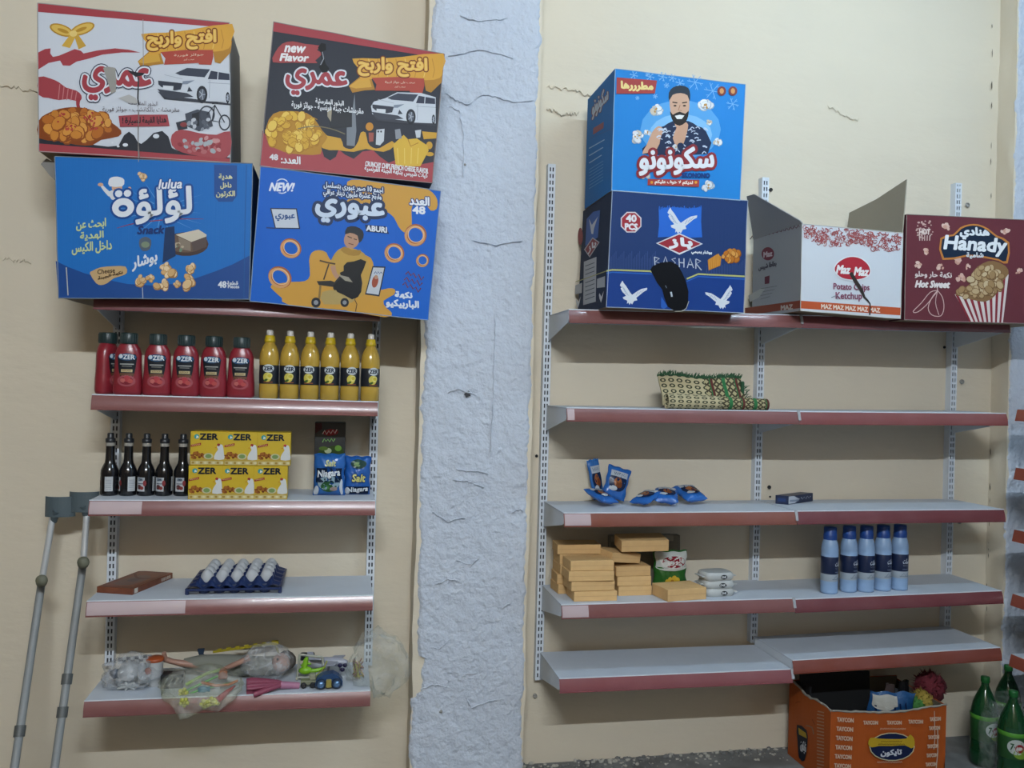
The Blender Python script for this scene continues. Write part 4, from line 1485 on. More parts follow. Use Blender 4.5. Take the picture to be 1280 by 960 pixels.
for k in range(5):
    p.line([(408 + 15 * k, 385), (410 + 14 * k, 415)], 5, '#d9bdb4')
p.poly([(528, 400), (600, 380), (640, 340), (690, 322), (745, 322), (800, 345), (850, 385), (922, 425), (912, 545), (860, 530), (780, 515), (680, 505), (540, 525)], '#c9823f', 2)
p.poly([(538, 408), (606, 388), (648, 348), (694, 331), (742, 331), (794, 353), (845, 394), (912, 432), (903, 532), (860, 520), (780, 504), (680, 495), (549, 514)], '#1f2d42', 2)
# popcorn cup
p.poly([(610, 722), (905, 600), (918, 610), (885, 885), (700, 878)], '#e2d6d0')
for k in range(8):
    a0, a1 = (k + .1) / 8, (k + .55) / 8
    T = lambda u: (610 + (918 - 610) * u, 724 - 120 * u + 90 * math.sin(PI * u) * .6)
    B = lambda u: (692 + (886 - 692) * u, 880 + 6 * u)
    p.poly([T(a0), T(a1), B(a1), B(a0)], '#8d2f3a')
p.poly([(612, 722), (650, 690), (700, 660), (715, 590), (770, 545), (830, 530), (900, 560), (918, 605), (880, 650), (840, 730), (780, 765), (700, 750), (650, 735)], '#8f6d48', 2)
p.pile(790, 655, 95, 88, 90, 22, ('#b89a70', '#a5855c', '#c7ab82', '#d0b892'), 71, '#7a5a38')
p.pile(690, 710, 55, 28, 20, 20, ('#b89a70', '#a5855c', '#c7ab82'), 72, '#7a5a38')
p.line([(512, 700), (470, 710), (420, 770), (372, 820), (400, 822), (450, 780), (490, 730), (512, 705)], 4.5, '#d8b6b0', 3)
p.line([(512, 700), (480, 740), (458, 800), (480, 840), (530, 845), (548, 800), (540, 740), (512, 700)], 4.5, '#d8b6b0', 3)
p.line([(512, 702), (500, 770), (520, 840)], 4, '#d8b6b0', 3)
p.line([(512, 700), (508, 672)], 6, '#d8b6b0')
p.group('brand_lettering')
p.text('هنادي', 724, 374, 164, 66, '#eceff2', (), 4, .03)
p.text('Hanady', 728, 446, 350, 100, '#f2f3f5', (), 4.5, .06, .15)
p.text('شامية', 725, 500, 96, 34, '#e6e8ea', (), 2)
p.group('badge_lettering')
p.text('HOT', 438, 365, 60, 30, '#e8d4cb', (), 2)
p.group('flavour_lettering')
p.text('نكهة حار وحلو', 488, 612, 208, 38, '#ecdcd6', (), 1.5, .04)
p.text('Hot Sweet', 485, 664, 192, 38, '#f0e4de', (), 3, .02, .25)
p.build(t)
# ------------------------------------------------------------------ goods on the narrow bay
def dz(i, x, bay='L'):
    (a, b), x0 = {'L': (LZ[i], XA), 'A': (RZ[i][0], 0), 'B': (RZ[i][1], W9)}[bay]
    return a + (b - a) * (x - x0) / W9


def xat(px, py, Y):
    return at(px, py, Y).x


class Oval:
    """upright bottle of superellipse section; prof = [(z, half width, half depth)]"""

    def __init__(s, prof, n=2.4):
        s.p, s.n = prof, n

    def wd(s, z):
        q = s.p
        for i in range(len(q) - 1):
            if z <= q[i + 1][0]:
                f = (z - q[i][0]) / max(1e-9, q[i + 1][0] - q[i][0])
                return q[i][1] + (q[i + 1][1] - q[i][1]) * f, q[i][2] + (q[i + 1][2] - q[i][2]) * f
        return q[-1][1], q[-1][2]

    def mesh(s, mb, m, k=24):
        rings = []
        for z, a, b in s.p:
            ring = []
            for i in range(k):
                t = 2 * PI * i / k
                c, q = math.cos(t), math.sin(t)
                ring.append((a * math.copysign(abs(c) ** (2 / s.n), c), b * math.copysign(abs(q) ** (2 / s.n), q), z))
            rings.append(ring)
        mb.loft(rings, m)

    def f(s, x, z, e):
        a, b = s.wd(z)
        u = min(.985, abs(x / a))
        return Vector((x, -(b + e * 1.0) * (1 - u ** s.n) ** (1 / s.n) - e, z))


def round_map(prof):
    o = Oval([(z, r, r) for r, z in prof], 2.0)

    def f(x, z, e):
        r = o.wd(z)[0]
        a = x / r
        return Vector(((r + e) * math.sin(a), -(r + e) * math.cos(a), z))
    return f


# ketchup bottles
m_ket = mat('#8e2632', .28, spec=.5)
m_cap = mat('#1e3334', .4)
kp = [(0, .040, .022), (.003, .046, .027), (.012, .048, .029), (.05, .047, .029), (.085, .044, .027), (.11, .0435, .027), (.135, .0425, .027), (.152, .037, .025), (.164, .0285, .022), (.169, .026, .021)]
root = thing('ketchup_bottle', 'x', 'bottle', (0, 0, 0), 'red ketchup bottles')
root.scale = (.945, 1, 1)
ov = Oval(kp)
mb = MB()
ov.mesh(mb, m_ket)
mb.build('body', root, False)
mb = MB()
mb.lathe([(.0275, .166), (.0285, .168), (.0285, .199), (.0265, .2015), (.012, .202)], m_cap, 20)
for k in range(20):
    a = 2 * PI * k / 20
    mb.box(.0283 * math.cos(a) - .0008, .0283 * math.cos(a) + .0008, .0283 * math.sin(a) - .0008, .0283 * math.sin(a) + .0008, .17, .197, m_cap)
cp = mb.build('cap', root, False)
cp['kind'] = 'stuff'
p = Print(ov.f, True, .35, .0008, .00002, True)
p.group('front_label')
rows = [(.132, .026), (.122, .031), (.105, .029), (.085, .027), (.070, .024), (.060, .020)]
pts = [(-a, z) for z, a in rows] + [(0, rows[-1][0])] * 0
for i in range(len(rows) - 1):
    (z0, a0), (z1, a1) = rows[i], rows[i + 1]
    n = 6
    q = [(-a0 + 2 * a0 * k / n, z0) for k in range(n + 1)] + [(-a1 + 2 * a1 * k / n, z1) for k in range(n + 1)]
    p._add(q, [(k, k + 1, n + 2 + k, n + 1 + k) for k in range(n)], '#22262c')
p.ell(0, .123, .029, .0115, '#2f5f8c')
p.ell(-.020, .125, .0065, .007, '#cfdbe4')
p.rect(-.022, .098, .022, .1015, '#a9a9a4', 0, 6)
p.rect(-.016, .092, .016, .0945, '#84847f', 0, 6)
p.rect(-.018, .074, .018, .083, '#c3b184', 0, 6)
p.rect(-.022, .062, .022, .071, '#6d4a36', 0, 6)
p.ell(0, .046, .029, .019, '#a5525a')
p.ell(0, .046, .021, .013, '#7f2430')
p.ell(.002, .052, .011, .010, '#b23f46')
p.ell(-.012, .047, .008, .007, '#c06a64')
p.ell(.012, .045, .009, .007, '#b8504e')
p.text('ZER', .006, .123, .036, .014, '#dfe6ea', (('#123a5c', .0015),), .0008)
p.text('KETCHUP', 0, .0785, .026, .005, '#5a3a22')
p.build(root, False)
p = Print(lambda x, z, e: (lambda q: Vector((-q.x, -q.y, q.z)))(ov.f(x, z, e)), True, .4, .0008, .00002, True)
p.group('back_label')
p.rect(-.026, .03, .026, .13, '#2a2c30', 0, 8, 6)
p.rect(-.012, .045, .016, .10, '#b9b9b6', 0, 5, 4)
p.build(root, False)
kx = [134, 160.5, 197, 232.5, 267, 301.5]
for i, px in enumerate(kx):
    Y = -.275 if i else -.235
    x = xat(px, 460, Y)
    lb = 'red ketchup bottle turned sideways, leftmost in the ketchup row' if i == 0 else 'red ketchup bottle with dark green cap, %s in its row' % nth(i, 6)
    loc, rt_ = (x, Y, dz(1, x)), (0, 0, 1.25 if i == 0 else R.uniform(-.12, .12))
    if i == 0:
        first = root
        root.location = loc
        root.rotation_euler = rt_
        root['label'] = lb
    else:
        dup(root, loc, rt_, lb)

# lemon juice bottles
m_lem = mat('#cfa946', .14, spec=.6, trans=.15)
lp = [(.028, 0), (.0325, .003), (.0325, .042), (.0318, .045), (.0325, .049), (.0325, .113), (.0335, .118), (.0335, .135), (.031, .155), (.025, .172), (.0175, .185), (.0155, .190)]
root = thing('lemon_juice_bottle', 'x', 'bottle', (0, 0, 0), 'yellow lemon juice bottles')
root.scale = (.97, .97, 1)
mb = MB()
mb.lathe(lp, m_lem, 22)
mb.build('body', root, False)
mb = MB()
mb.lathe([(.0165, .188), (.0185, .190), (.0185, .198), (.0165, .201), (.016, .210), (.013, .212)], mat('#cfb01f', .35), 18)
cp = mb.build('cap', root, False)
mb = MB()
mb.lathe([(.0115, .211), (.0115, .226), (.0095, .2295), (.004, .230)], mat('#d3cdc4', .4), 14)
mb.build('spout', cp, False)
mb = MB()
mb.lathe([(.0331, .050), (.0332, .0505), (.0332, .1115), (.0331, .112)], mat('#20242c', .35), 28, cap=False)
lab = mb.build('label_sleeve', root, False)
p = Print(round_map([(.0333, 0), (.0333, .2)]), True, .35, .0003, .00002, True)
p.group('label_print')
p.ell(0, .101, .019, .0135, '#cdd3d4')
p.ell(-.003, .072, .0145, .0155, '#d6c65a')
p.ell(.004, .076, .010, .010, '#e6dc86')
p.ell(.004, .076, .006, .006, '#cdb83c')
p.ell(-.008, .062, .007, .004, '#4b6a30', .4)
p.rect(-.015, .054, .015, .057, '#9c5a3a', 0, 4)
p.rect(.045, .052, .056, .109, '#8fa0b2', 0, 3, 2)
p.text('ZER', 0, .101, .030, .013, '#1c2a3c', (), .0008)
p.build(root, False)
lx = [336.5, 362, 387.5, 412.5, 437.5, 463]
for i, px in enumerate(lx):
    Y = -.285
    x = xat(px, 460, Y)
    lb = 'yellow lemon juice bottle with white spout, %s in its row' % nth(i, 6)
    loc, rt_ = (x, Y, dz(1, x)), (0, 0, (0, .05, -.08, .0, .22, .35)[i])
    if i == 0:
        root.location, root['label'] = loc, lb
        root.rotation_euler = rt_
    else:
        dup(root, loc, rt_, lb)

# dark syrup bottles
m_syr = mat('#15161a', .15, spec=.6)
sp = [(.027, 0), (.0305, .003), (.031, .010), (.031, .066), (.0315, .072), (.0305, .084), (.025, .097), (.0185, .108), (.0165, .120), (.0155, .160), (.0150, .172)]
root = thing('sauce_bottle', 'x', 'bottle', (0, 0, 0), 'dark sauce bottles')
root.scale = (.90, .90, 1)
mb = MB()
mb.lathe(sp, m_syr, 22)
mb.build('body', root, False)
mb = MB()
mb.lathe([(.0158, .164), (.0160, .165), (.0160, .175), (.0158, .176)], mat('#a9a49a', .4), 18)
mb.build('neck_band', root, False)
mb = MB()
mb.lathe([(.0165, .175), (.0175, .177), (.0175, .188), (.0125, .190), (.0115, .192), (.0115, .204), (.0100, .2065), (.003, .207)], mat('#24262b', .4), 18)
mb.build('cap', root, False)
for nm, a0 in (('front_label', 0.0), ('back_label', 1.9)):
    base = round_map([(.0312, 0), (.0312, .07)])
    q = Matrix.Rotation(a0, 3, 'Z')
    p = Print(lambda x, z, e, q=q: q @ base(x, z, e), True, .4, .0003, .00002, True)
    p.group(nm)
    if a0 == 0:
        p.rect(-.016, .016, .016, .062, '#bfc3c8', 0, 6, 2)
        p.ell(0, .055, .013, .005, '#7d8ea0')
        p.ell(-.004, .030, .009, .008, '#5a2f30')
        p.ell(.006, .027, .007, .006, '#8c3a36')
        p.ell(.016, .043, .006, .010, '#8c3a3c')
        p.rect(-.012, .040, .012, .043, '#5d6672', 0, 4)
        p.text('ZER', 0, .055, .018, .006, '#22303f', (), .0004)
    else:
        p.rect(-.014, .016, .014, .064, '#c4c6c8', 0, 6, 2)
        for k in range(6):
            p.rect(-.010, .022 + .006 * k, .009, .0235 + .006 * k, '#8d8f96', 0, 4)
    p.build(root, False)
sx = [136.5, 159.5, 182, 204.5, 227.5]
for i, px in enumerate(sx):
    g = atz(px, 619, dz(2, -1.4))
    lb = 'dark sauce bottle with black cap, %s in its row' % nth(i, 5)
    loc, rt_ = (g.x, g.y, dz(2, g.x)), (0, 0, (-1.75, -1.25, -.45, -.35, -.15)[i])
    if i == 0:
        root.location, root['label'] = loc, lb
        root.rotation_euler = rt_
    else:
        dup(root, loc, rt_, lb)

# yellow stock cube boxes, two rows of three
root = thing('stock_cube_box', 'x', 'box', (0, 0, 0), 'yellow stock cube boxes')
bw, bh, bd = .1075, .111, .075
mb = MB()
mb.box(-bw / 2, bw / 2, 0, bd, 0, bh, mat('#d1b01d', .4), .001)
mb.build('body', root, False)
p = Print(lambda x, z, e: Vector((x, -e, z)), True, .4, .0004, .00002)
p.poly([(-.053, .001), (.053, .001), (.053, .022), (.02, .026), (-.053, .018)], '#bfa24a')
p.rect(-.05, .003, .05, .014, '#cdbd86')
for k in range(8):
    p.rect(-.048 + .013 * k, .005, -.040 + .013 * k, .012, ('#a98a3e', '#ded3a6')[k % 2])
p.poly([(.022, .020), (.026, .040), (.034, .052), (.030, .060), (.036, .068), (.046, .068), (.050, .058), (.052, .040), (.053, .020)], '#d9dad8', 2)
p.ell(.035, .068, .005, .004, '#a4363a')
p.poly([(.028, .061), (.022, .058), (.029, .056)], '#c88a2a')
p.ell(.036, .064, .0015, .0015, '#22262c')
p.pile(-.028, .032, .024, .010, 26, .006, ('#8a4f24', '#a5672e', '#6e3a1a'), 5)
p.ell(.004, .030, .015, .010, '#c9c3a0')
p.ell(.004, .030, .010, .007, '#7f9a5c')
p.poly([(-.052, .060), (-.020, .066), (-.020, .074), (-.052, .067)], '#a63b2c')
p.group('brand_lettering')
p.ell(-.034, .094, .008, .008, '#3c9aa0')
p.poly([(-.034, .098), (-.026, .092), (-.036, .088)], '#dfe6e0')
p.text('ZER', .004, .094, .056, .019, '#1b2430', (), .0014)
p.scrawl(-.036, .067, .026, .006, '#e9d9a0', .0012, 4, .12)
p.build(root, False)
for r_ in range(2):
    for k in range(3):
        px = ((257, 297.5, 338.5), (258, 300, 341.5))[r_][k]
        x = xat(px, 600, -.312)
        loc = (x, -.312 + (.004 if r_ else 0), dz(2, x) + r_ * (bh + .0006))
        lb = 'yellow stock cube box, %s in the %s row' % (('left', 'middle', 'right')[k], ('lower', 'upper')[r_])
        if r_ == 0 and k == 0:
            root.location, root['label'] = loc, lb
        else:
            dup(root, loc, (0, 0, R.uniform(-.02, .02)), lb)


# black upright box behind the salt
x0, x1 = xat(392, 600, -.165), xat(430.5, 600, -.165)
zb = dz(2, x0)
zt = at(411, 528, -.165).z
t = thing('tea_box', 'tall black box with red lettering behind the blue salt bags', 'box', ((x0 + x1) / 2, -.14, zb))
mb = MB()
mb.box(x0, x1, -.165, -.11, zb, zt, mat('#17191b', .4), .0015)
mb.build('body', t)
p = Print(lambda x, y, e: at(290 + x / 5.3333, 510 + y / 5.3333, -.165 - e))
p.poly([(555, 102), (600, 100), (600, 140), (555, 170)], '#4a2024')
p.poly([(575, 290), (640, 260), (690, 250), (735, 262), (738, 330), (600, 340)], '#33491f', 2)
p.ell(708, 268, 22, 20, '#6c9a3a')
p.ell(640, 285, 24, 18, '#b7c39a')
p.ell(610, 270, 30, 14, '#55702c')
p.poly([(600, 165), (650, 140), (705, 150), (700, 175), (640, 185)], '#8c2a30', 2)
p.group('brand_lettering')
p.scrawl(652, 160, 96, 30, '#e2c9c6', 6, 1, -.1)
p.scrawl(645, 215, 84, 24, '#7fae62', 6, 2, -.05)
p.build(t)


# ---- soft bags
def pillow(w_, h_, d_, sd, nx=14, nz=16, crimp=.06, squash=0.0):
    """front/back surfaces of a filled bag standing on z = 0 with its face towards -y; returns f(u, v, side)"""
    rr = random.Random(sd)
    ph = [rr.uniform(0, 6) for _ in range(6)]

    def f(u, v, sg):
        a, b = 2 * u - 1, 2 * v - 1
        k = max(0, (1 - abs(a) ** 3.2)) ** .6 * max(0, (1 - abs(b) ** 4)) ** .6
        wr = .10 * math.sin(7 * a + ph[0] + 3 * b) + .09 * math.sin(9 * b + ph[1] - 4 * a) + .06 * math.sin(17 * a + 11 * b + ph[2])
        y = sg * d_ / 2 * k * (1 + wr * (.45 if sg < 0 else 1)) + .012 * w_ * math.sin(5 * a + ph[3]) * abs(b) ** 3
        x = a * w_ / 2 * (1 - .05 * math.cos(b * PI / 2) ** 2 + .03 * math.sin(9 * b + ph[4]))
        z = h_ * (v + .012 * math.sin(8 * a + ph[5]) * (1 if v > .9 else 0)) 
        return Vector((x, y, z))
    return f


def soft_bag(name, label, cat, loc, rot, w_, h_, d_, col, sd, prints, group=None, rough=.22, back=None):
    t = thing(name, label, cat, loc, group, rot)
    f = pillow(w_, h_, d_, sd)
    m = mat(col, rough, spec=.6, bump=(60, .25, (1, 1, 1)))
    mb = MB()
    mb.grid(lambda u, v: f(u, v, -1), 40, 40, m)
    mb.grid(lambda u, v: f(u, v, 1), 24, 24, m)
    mb.build('body', t, False)
    for v0, v1 in ((0, .045), (.955, 1)):
        mb = MB()
        mb.grid(lambda u, v: f(u, v0 + (v1 - v0) * v, -1) + Vector((0, -.0012 - .0008 * (int(u * 28) % 2), 0)), 28, 1, m, False)
        mb.build('crimped_seal', t, False)
    if prints:
        def fm(x, z, e):
            q = f(min(.98, max(.02, x)), min(.98, max(.02, z)), -1)
            return q + Vector((0, -e, 0))
        p = Print(fm, True, rough, .0024, .00014, True)
        prints(p)
        p.build(t, False)
    return t


def pr_salt1(p):
    p.ell(.5, .40, .42, .30, '#16427f')
    p.rect(.08, .32, .92, .66, '#13233c', 0, 20, 10)
    p.ell(.5, .30, .36, .17, '#8fa8b4')
    p.ell(.5, .22, .26, .13, '#2f5a34')
    p.ell(.42, .20, .10, .06, '#4a8040')
    p.ell(.66, .17, .12, .05, '#9c8a84')
    p.ell(.1, .12, .08, .12, '#cfd6dc')
    p.ell(.9, .2, .05, .2, '#cfd6dc')
    p.group('brand_lettering')
    p.text('Niagara', .5, .52, .74, .20, '#e3e9ee', (), .008, .06)
    p.text('Salt', .55, .78, .32, .14, '#c9cf9a', (), .01, 0, .2)


def pr_salt2(p):
    p.rect(.08, .03, .92, .22, '#14233e', 0, 20, 8)
    p.ell(.5, .80, .30, .12, '#2d4a44')
    p.ell(.45, .79, .14, .06, '#7f9a68')
    p.ell(.12, .10, .08, .10, '#d6dde2')
    p.group('brand_lettering')
    p.text('Salt', .52, .44, .50, .18, '#d9d480', (('#123468', .02),), .012, 0, .2)
    p.text('Niagara', .5, .13, .76, .15, '#e3e9ee', (), .008, .05)


g = atz(411, 620, dz(2, -.8))
soft_bag('salt_bag', 'blue salt bag with a green picture, left of the two', 'bag', (g.x, g.y + .02, dz(2, g.x)), (-.04, 0, -.05), .108, .145, .05, '#2a68b4', 3, pr_salt1, 'blue salt bags')
g = atz(446, 619, dz(2, -.7))
soft_bag('salt_bag', 'blue salt bag with yellow lettering, right of the two by the upright', 'bag', (g.x, g.y + .02, dz(2, g.x)), (-.04, .02, .1), .094, .136, .05, '#245fae', 4, pr_salt2, 'blue salt bags')

# flat brown box on the egg shelf
z4 = dz(3, -1.4)
A, B, C = atz(120.6, 741, z4), atz(165.5, 744, z4), atz(215.8, 723, z4)
Dd = A + C - B
t = thing('game_box', 'flat brown wood-grained box lying beside the egg tray', 'box', (A + C) / 2)
hz = Vector((0, 0, .021))
mb = MB()
mb.hexa([B, A, C, Dd, B + hz, A + hz, C + hz, Dd + hz], mat('#8a4f35', .45, mott=(30, .8, '#6b3823')), .0015)
mb.build('body', t)
n = Vector((0, 0, 1))
p = Print(lambda x, y, e: A.lerp(B, x).lerp(Dd.lerp(C, x), y) + hz + n * e, True, .4)
p.rect(.06, .05, .94, .95, '#7a4a38')
p.rect(.12, .09, .88, .91, '#8d5b45')
p.poly([(.2, .2), (.7, .15), (.8, .6), (.5, .75), (.25, .6)], '#80645c', 2)
p.poly([(.35, .4), (.6, .35), (.62, .55), (.42, .6)], '#6c5a5c', 2)
p.line([(.1, .8), (.5, .55), (.9, .62)], .05, '#6a3622', 3)
p.build(t)
nb = (C - B).cross(Vector((0, 0, 1))).normalized()
p = Print(lambda x, y, e: B.lerp(C, x) + hz * y + nb * e, True, .4)
p.group('side_label')
p.rect(.04, .15, .12, .9, '#d9d2c6')
for k in range(5):
    p.rect(.70 + .05 * k, .25, .735 + .05 * k, .75, '#d5c9bc')
p.build(t)

# egg tray
z4 = dz(3, -1.1)
FL, FR = atz(233.5, 744.5, z4), atz(350, 742, z4)
tw = (FR - FL).length
t = thing('egg_tray', 'navy blue plastic egg tray holding white eggs', 'egg tray', ((FL.x + FR.x) / 2, FL.y + .15, z4), None, (0, 0, math.atan2(FR.y - FL.y, FR.x - FL.x)))
NC, NR, SPC, SPY = 5, 5, .0488, .058
m_tray = mat('#1d2f5c', .38)
gx0, gy0 = -(NC) * SPC / 2, -NR * SPY / 2
rim = (tw - NC * SPC) / 2


def tz(x, y):
    a, b = (x - gx0) / SPC, (y - gy0) / SPY
    if a < 0 or a > NC or b < 0 or b > NR:
        ox = max(0, -a, a - NC) * SPC
        oy = max(0, -b, b - NR) * SPY
        e = tz(min(max(x, gx0), gx0 + NC * SPC), min(max(y, gy0), gy0 + NR * SPY))
        return e * .4 + .014 - max(ox, oy) * .35
    ca, cb = math.cos(2 * PI * a), math.cos(2 * PI * b)
    k = (ca + cb) / 4 + .5                    # 1 at posts, 0 in cups
    return .006 + .042 * max(0, min(1, k * 1.05)) ** 1.1


mb = MB()
mb.grid(lambda u, v: (-tw / 2 + tw * u, gy0 - .008 + (NR * SPY + .016) * v, tz(-tw / 2 + tw * u, gy0 - .008 + (NR * SPY + .016) * v)), 60, 66, m_tray)
mb.build('cups', t, False)
for k in range(NC):                            # cups showing below the front edge
    mb = MB()
    cx = gx0 + (k + .5) * SPC
    mb.lathe([(.012, .001), (.016, .003), (.021, .024)], m_tray, 12, (cx, gy0 + .022, 0))
    mb.build('cup_base', t, False)
for sx_ in (-1, 1):
    mb = MB()
    for yy in (gy0 + .004, -gy0 - .004):
        mb.box(sx_ * tw / 2 - .006, sx_ * tw / 2 + .006, yy - .006, yy + .006, .0005, .022, m_tray, .002)
    mb.box(sx_ * tw / 2 - .004, sx_ * tw / 2 + .004, gy0, -gy0, .014, .022, m_tray, .001)
    mb.build('side_rail', t, False)
mb = MB()
mb.box(-tw / 2, tw / 2, gy0 - .010, gy0 - .005, .014, .022, m_tray, .001)
mb.build('front_rail', t, False)
# eggs
m_egg = mat('#cdd0d3', .5, spec=.3)
me_egg = None
ez = t.rotation_euler.z
for r_ in range(1, NR):
    for k in range(NC):
        lx_, ly_ = gx0 + (k + .5) * SPC, gy0 + (r_ + .5) * SPY
        x = t.location.x + lx_ * math.cos(ez) - ly_ * math.sin(ez)
        y = t.location.y + lx_ * math.sin(ez) + ly_ * math.cos(ez)
        if me_egg is None:
            mb = MB()
            prof = []
            for j in range(13):
                a = -PI / 2 + PI * j / 12
                prof.append((max(.0004, .0222 * math.cos(a) * (1 - .10 * math.sin(a))), .0275 * math.sin(a)))
            mb.lathe(prof, m_egg, 16)
            o = mb.build('egg')
            me_egg = o.data
        else:
            o = bpy.data.objects.new('egg', me_egg)
            COL.objects.link(o)
        o.location = (x, y, t.location.z + .0375 + R.uniform(0, .001))
        o.rotation_euler = (R.uniform(-.12, .12), R.uniform(-.12, .12), 0)
        tag(o, 'white egg in the navy tray, %s row of eggs, %s' % (('front', 'second', 'third', 'rear')[r_ - 1], nth(k, NC)), 'egg', 'white eggs in the tray')

# ------------------------------------------------------------------ toys on the lowest shelf
Z5 = dz(4, -1.1)
m_film = film('clear_bag_film', (.93, .94, .93), .11)
m_film2 = film('tinted_bag_film', (.90, .90, .84), .13)
m_film3 = film('milky_bag_film', (.88, .89, .90), .22)


def bag_blob(name, label, c, r, m, sd, hang=None, amp=.16):
    """crumpled thin plastic bag: a closed irregular shell"""
    t = thing(name, label, 'plastic bag', (c[0], c[1], c[2] - r[2]), 'clear plastic toy bags')
    mb = MB()
    nu, nv = 36, 22
    rings = []
    for j in range(nv + 1):
        ph = -PI / 2 + PI * j / nv
        ring = []
        for i in range(nu):
            a = 2 * PI * i / nu
            d = Vector((math.cos(ph) * math.cos(a), math.cos(ph) * math.sin(a), math.sin(ph)))
            k = 1 + amp * NZ.noise(d * 2.2 + Vector((sd, 0, 0))) * 2 + amp * .8 * abs(NZ.noise(d * 5.5 + Vector((0, sd, 0)))) - amp * .5 * NZ.noise(d * 11 + Vector((sd, 3, 0)))
            p_ = Vector((c[0] + r[0] * d.x * k, c[1] + r[1] * d.y * k, c[2] + r[2] * d.z * k))
            if hang:
                p_ = hang(p_)
            ring.append(p_)
        rings.append(ring)
    mb.loft(rings, m, True, False)
    mb.build('film', t)
    return t


def bx(px, py, Y):
    return at(px, py, Y)


def toy(name, label, base, cat='toy'):
    return thing(name, label, cat, base, 'toys on the lowest shelf')


# a: crumpled bag at the left with grey and white pieces
c = bx(163, 842, -.22)
bag_blob('plastic_bag', 'crumpled clear bag at the left end of the toy shelf', (c.x, c.y, Z5 + .055), (.088, .07, .052), m_film3, 1.7)
t = toy('toy_figure', 'white and grey plastic toy pieces inside the crumpled bag at the left', (c.x, c.y, Z5 + .002))
mb = MB()
rr = random.Random(4)
mb.ball((c.x - .005, c.y, Z5 + .055), (.036, .03, .034), mat('#b6b9ba', .5), 10, 7, .12, rr)
mb.build('body', t)
mb = MB()
for k in range(7):
    a = 2 * PI * k / 7
    mb.tube([(c.x, c.y - .03, Z5 + .018), (c.x + .035 * math.cos(a), c.y - .035, Z5 + .018 + .014 * math.sin(a))], [.009, .003], mat('#cfd2d0', .4), 6)
o = mb.build('star', t)
for dx, dzz, cl in ((-.045, .05, '#3f5168'), (.04, .03, '#70767a'), (-.03, .025, '#8a9094'), (.035, .065, '#a9adb0')):
    mb = MB()
    mb.ball((c.x + dx, c.y, Z5 + dzz), (.020, .018, .016), mat(cl, .5), 8, 6, .15, rr)
    mb.build('small_piece', t)
# checked strip behind it
a_, b_ = bx(148, 826, -.10), bx(189, 822, -.10)
t = toy('checkered_strip', 'black and white checked strip sticking up behind the crumpled bag', (a_ + b_) / 2 - Vector((0, 0, .07)))
mb = MB()
for k in range(8):
    p0, p1 = a_.lerp(b_, k / 8), a_.lerp(b_, (k + 1) / 8)
    for j in range(2):
        zz = (-.011, 0)[j]
        mb.add([p0 + Vector((0, 0, zz)), p1 + Vector((0, 0, zz)), p1 + Vector((0, 0, zz + .011)), p0 + Vector((0, 0, zz + .011))], [(0, 1, 2, 3)], mat('#1f2024' if (k + j) % 2 else '#c9c9c4', .5))
mb.build('band', t, solid=.002)
mb = MB()
mb.box(a_.x + .03, a_.x + .07, -.102, -.096, Z5, a_.z - .008, mat('#b5b3ad', .6))
mb.build('backing_card', t)
# c: cup with orange lid
c = bx(192, 838, -.21)
t = toy('toy_cup', 'white toy cup with an orange lid', (c.x, c.y, Z5))
zc = at(194, 826, -.21).z
mb = MB()
mb.lathe([(.018, Z5), (.022, Z5 + .01), (.027, zc - .006), (.027, zc)], mat('#c3c5c6', .35), 18, (c.x + .004, c.y, 0))
mb.build('cup', t)
mb = MB()
mb.lathe([(.026, zc), (.029, zc + .002), (.029, zc + .009), (.024, zc + .013), (.006, zc + .014)], mat('#b5552a', .4), 18, (c.x + .004, c.y, 0))
mb.build('lid', t)
mb = MB()
mb.ball((c.x - .012, c.y - .027, zc - .026), (.011, .006, .013), mat('#a5512c', .4), 10, 6)
mb.build('spout', t)
# d: black packaged toy
P0, P1 = bx(201, 856, -.24), bx(232, 852, -.20)
t = toy('black_toy_pack', 'black packaged toy lying in front of the doll feet', Vector(((P0.x + P1.x) / 2, -.22, Z5)))
mb = MB()
mb.hexa([(x, y, z) for z in (Z5 + .001, Z5 + .048) for y in (-.25, -.205) for x in (P0.x, P1.x)], mat('#1d1f23', .3), .003)
mb.build('tray', t)
mb = MB()
for k in range(4):
    mb.tube([(P0.x + .008 + .018 * k, -.252, Z5 + .012 + .003 * k), (P0.x + .024 + .016 * k, -.252, Z5 + .038)], .003, mat('#8b8f94', .3), 6)
o = mb.build('grey_glints', t)  # grey rods stand for reflections on the black pack
o['kind'] = 'stuff'
# e: doll lying with its legs to the left
YD = -.17
t = toy('toy_doll', 'doll in a grey dress lying on its back, feet to the left', (bx(270, 840, YD).x, YD, Z5 + .02))
m_skin = mat('#b58a78', .45)
q = [bx(205, 816, YD - .02), bx(206, 824, YD - .01), bx(215, 827, YD), bx(234, 830, YD), bx(256, 832, YD), bx(275, 834, YD)]
mb = MB()
mb.tube([q[0], q[1]], [.007, .010], m_skin, 10)
mb.tube([q[1], q[2], q[3], q[4], q[5]], [.010, .009, .012, .015, .017], m_skin, 10)
q2 = [bx(209, 824, YD + .03), bx(222, 829, YD + .03), bx(250, 835, YD + .03), bx(275, 838, YD + .03)]
mb.tube(q2, [.008, .009, .013, .016], m_skin, 10)
mb.build('legs', t)
pr_ = [(230, 829, .016), (250, 828, .026), (275, 830, .034), (300, 832, .036), (322, 832, .032), (340, 832, .034), (352, 833, .024)]
mb = MB()
mb.tube([bx(x, y, YD + .01) for x, y, r_ in pr_], [r_ for x, y, r_ in pr_], mat('#86877c', .8), 12)
mb.build('dress', t)
mb = MB()
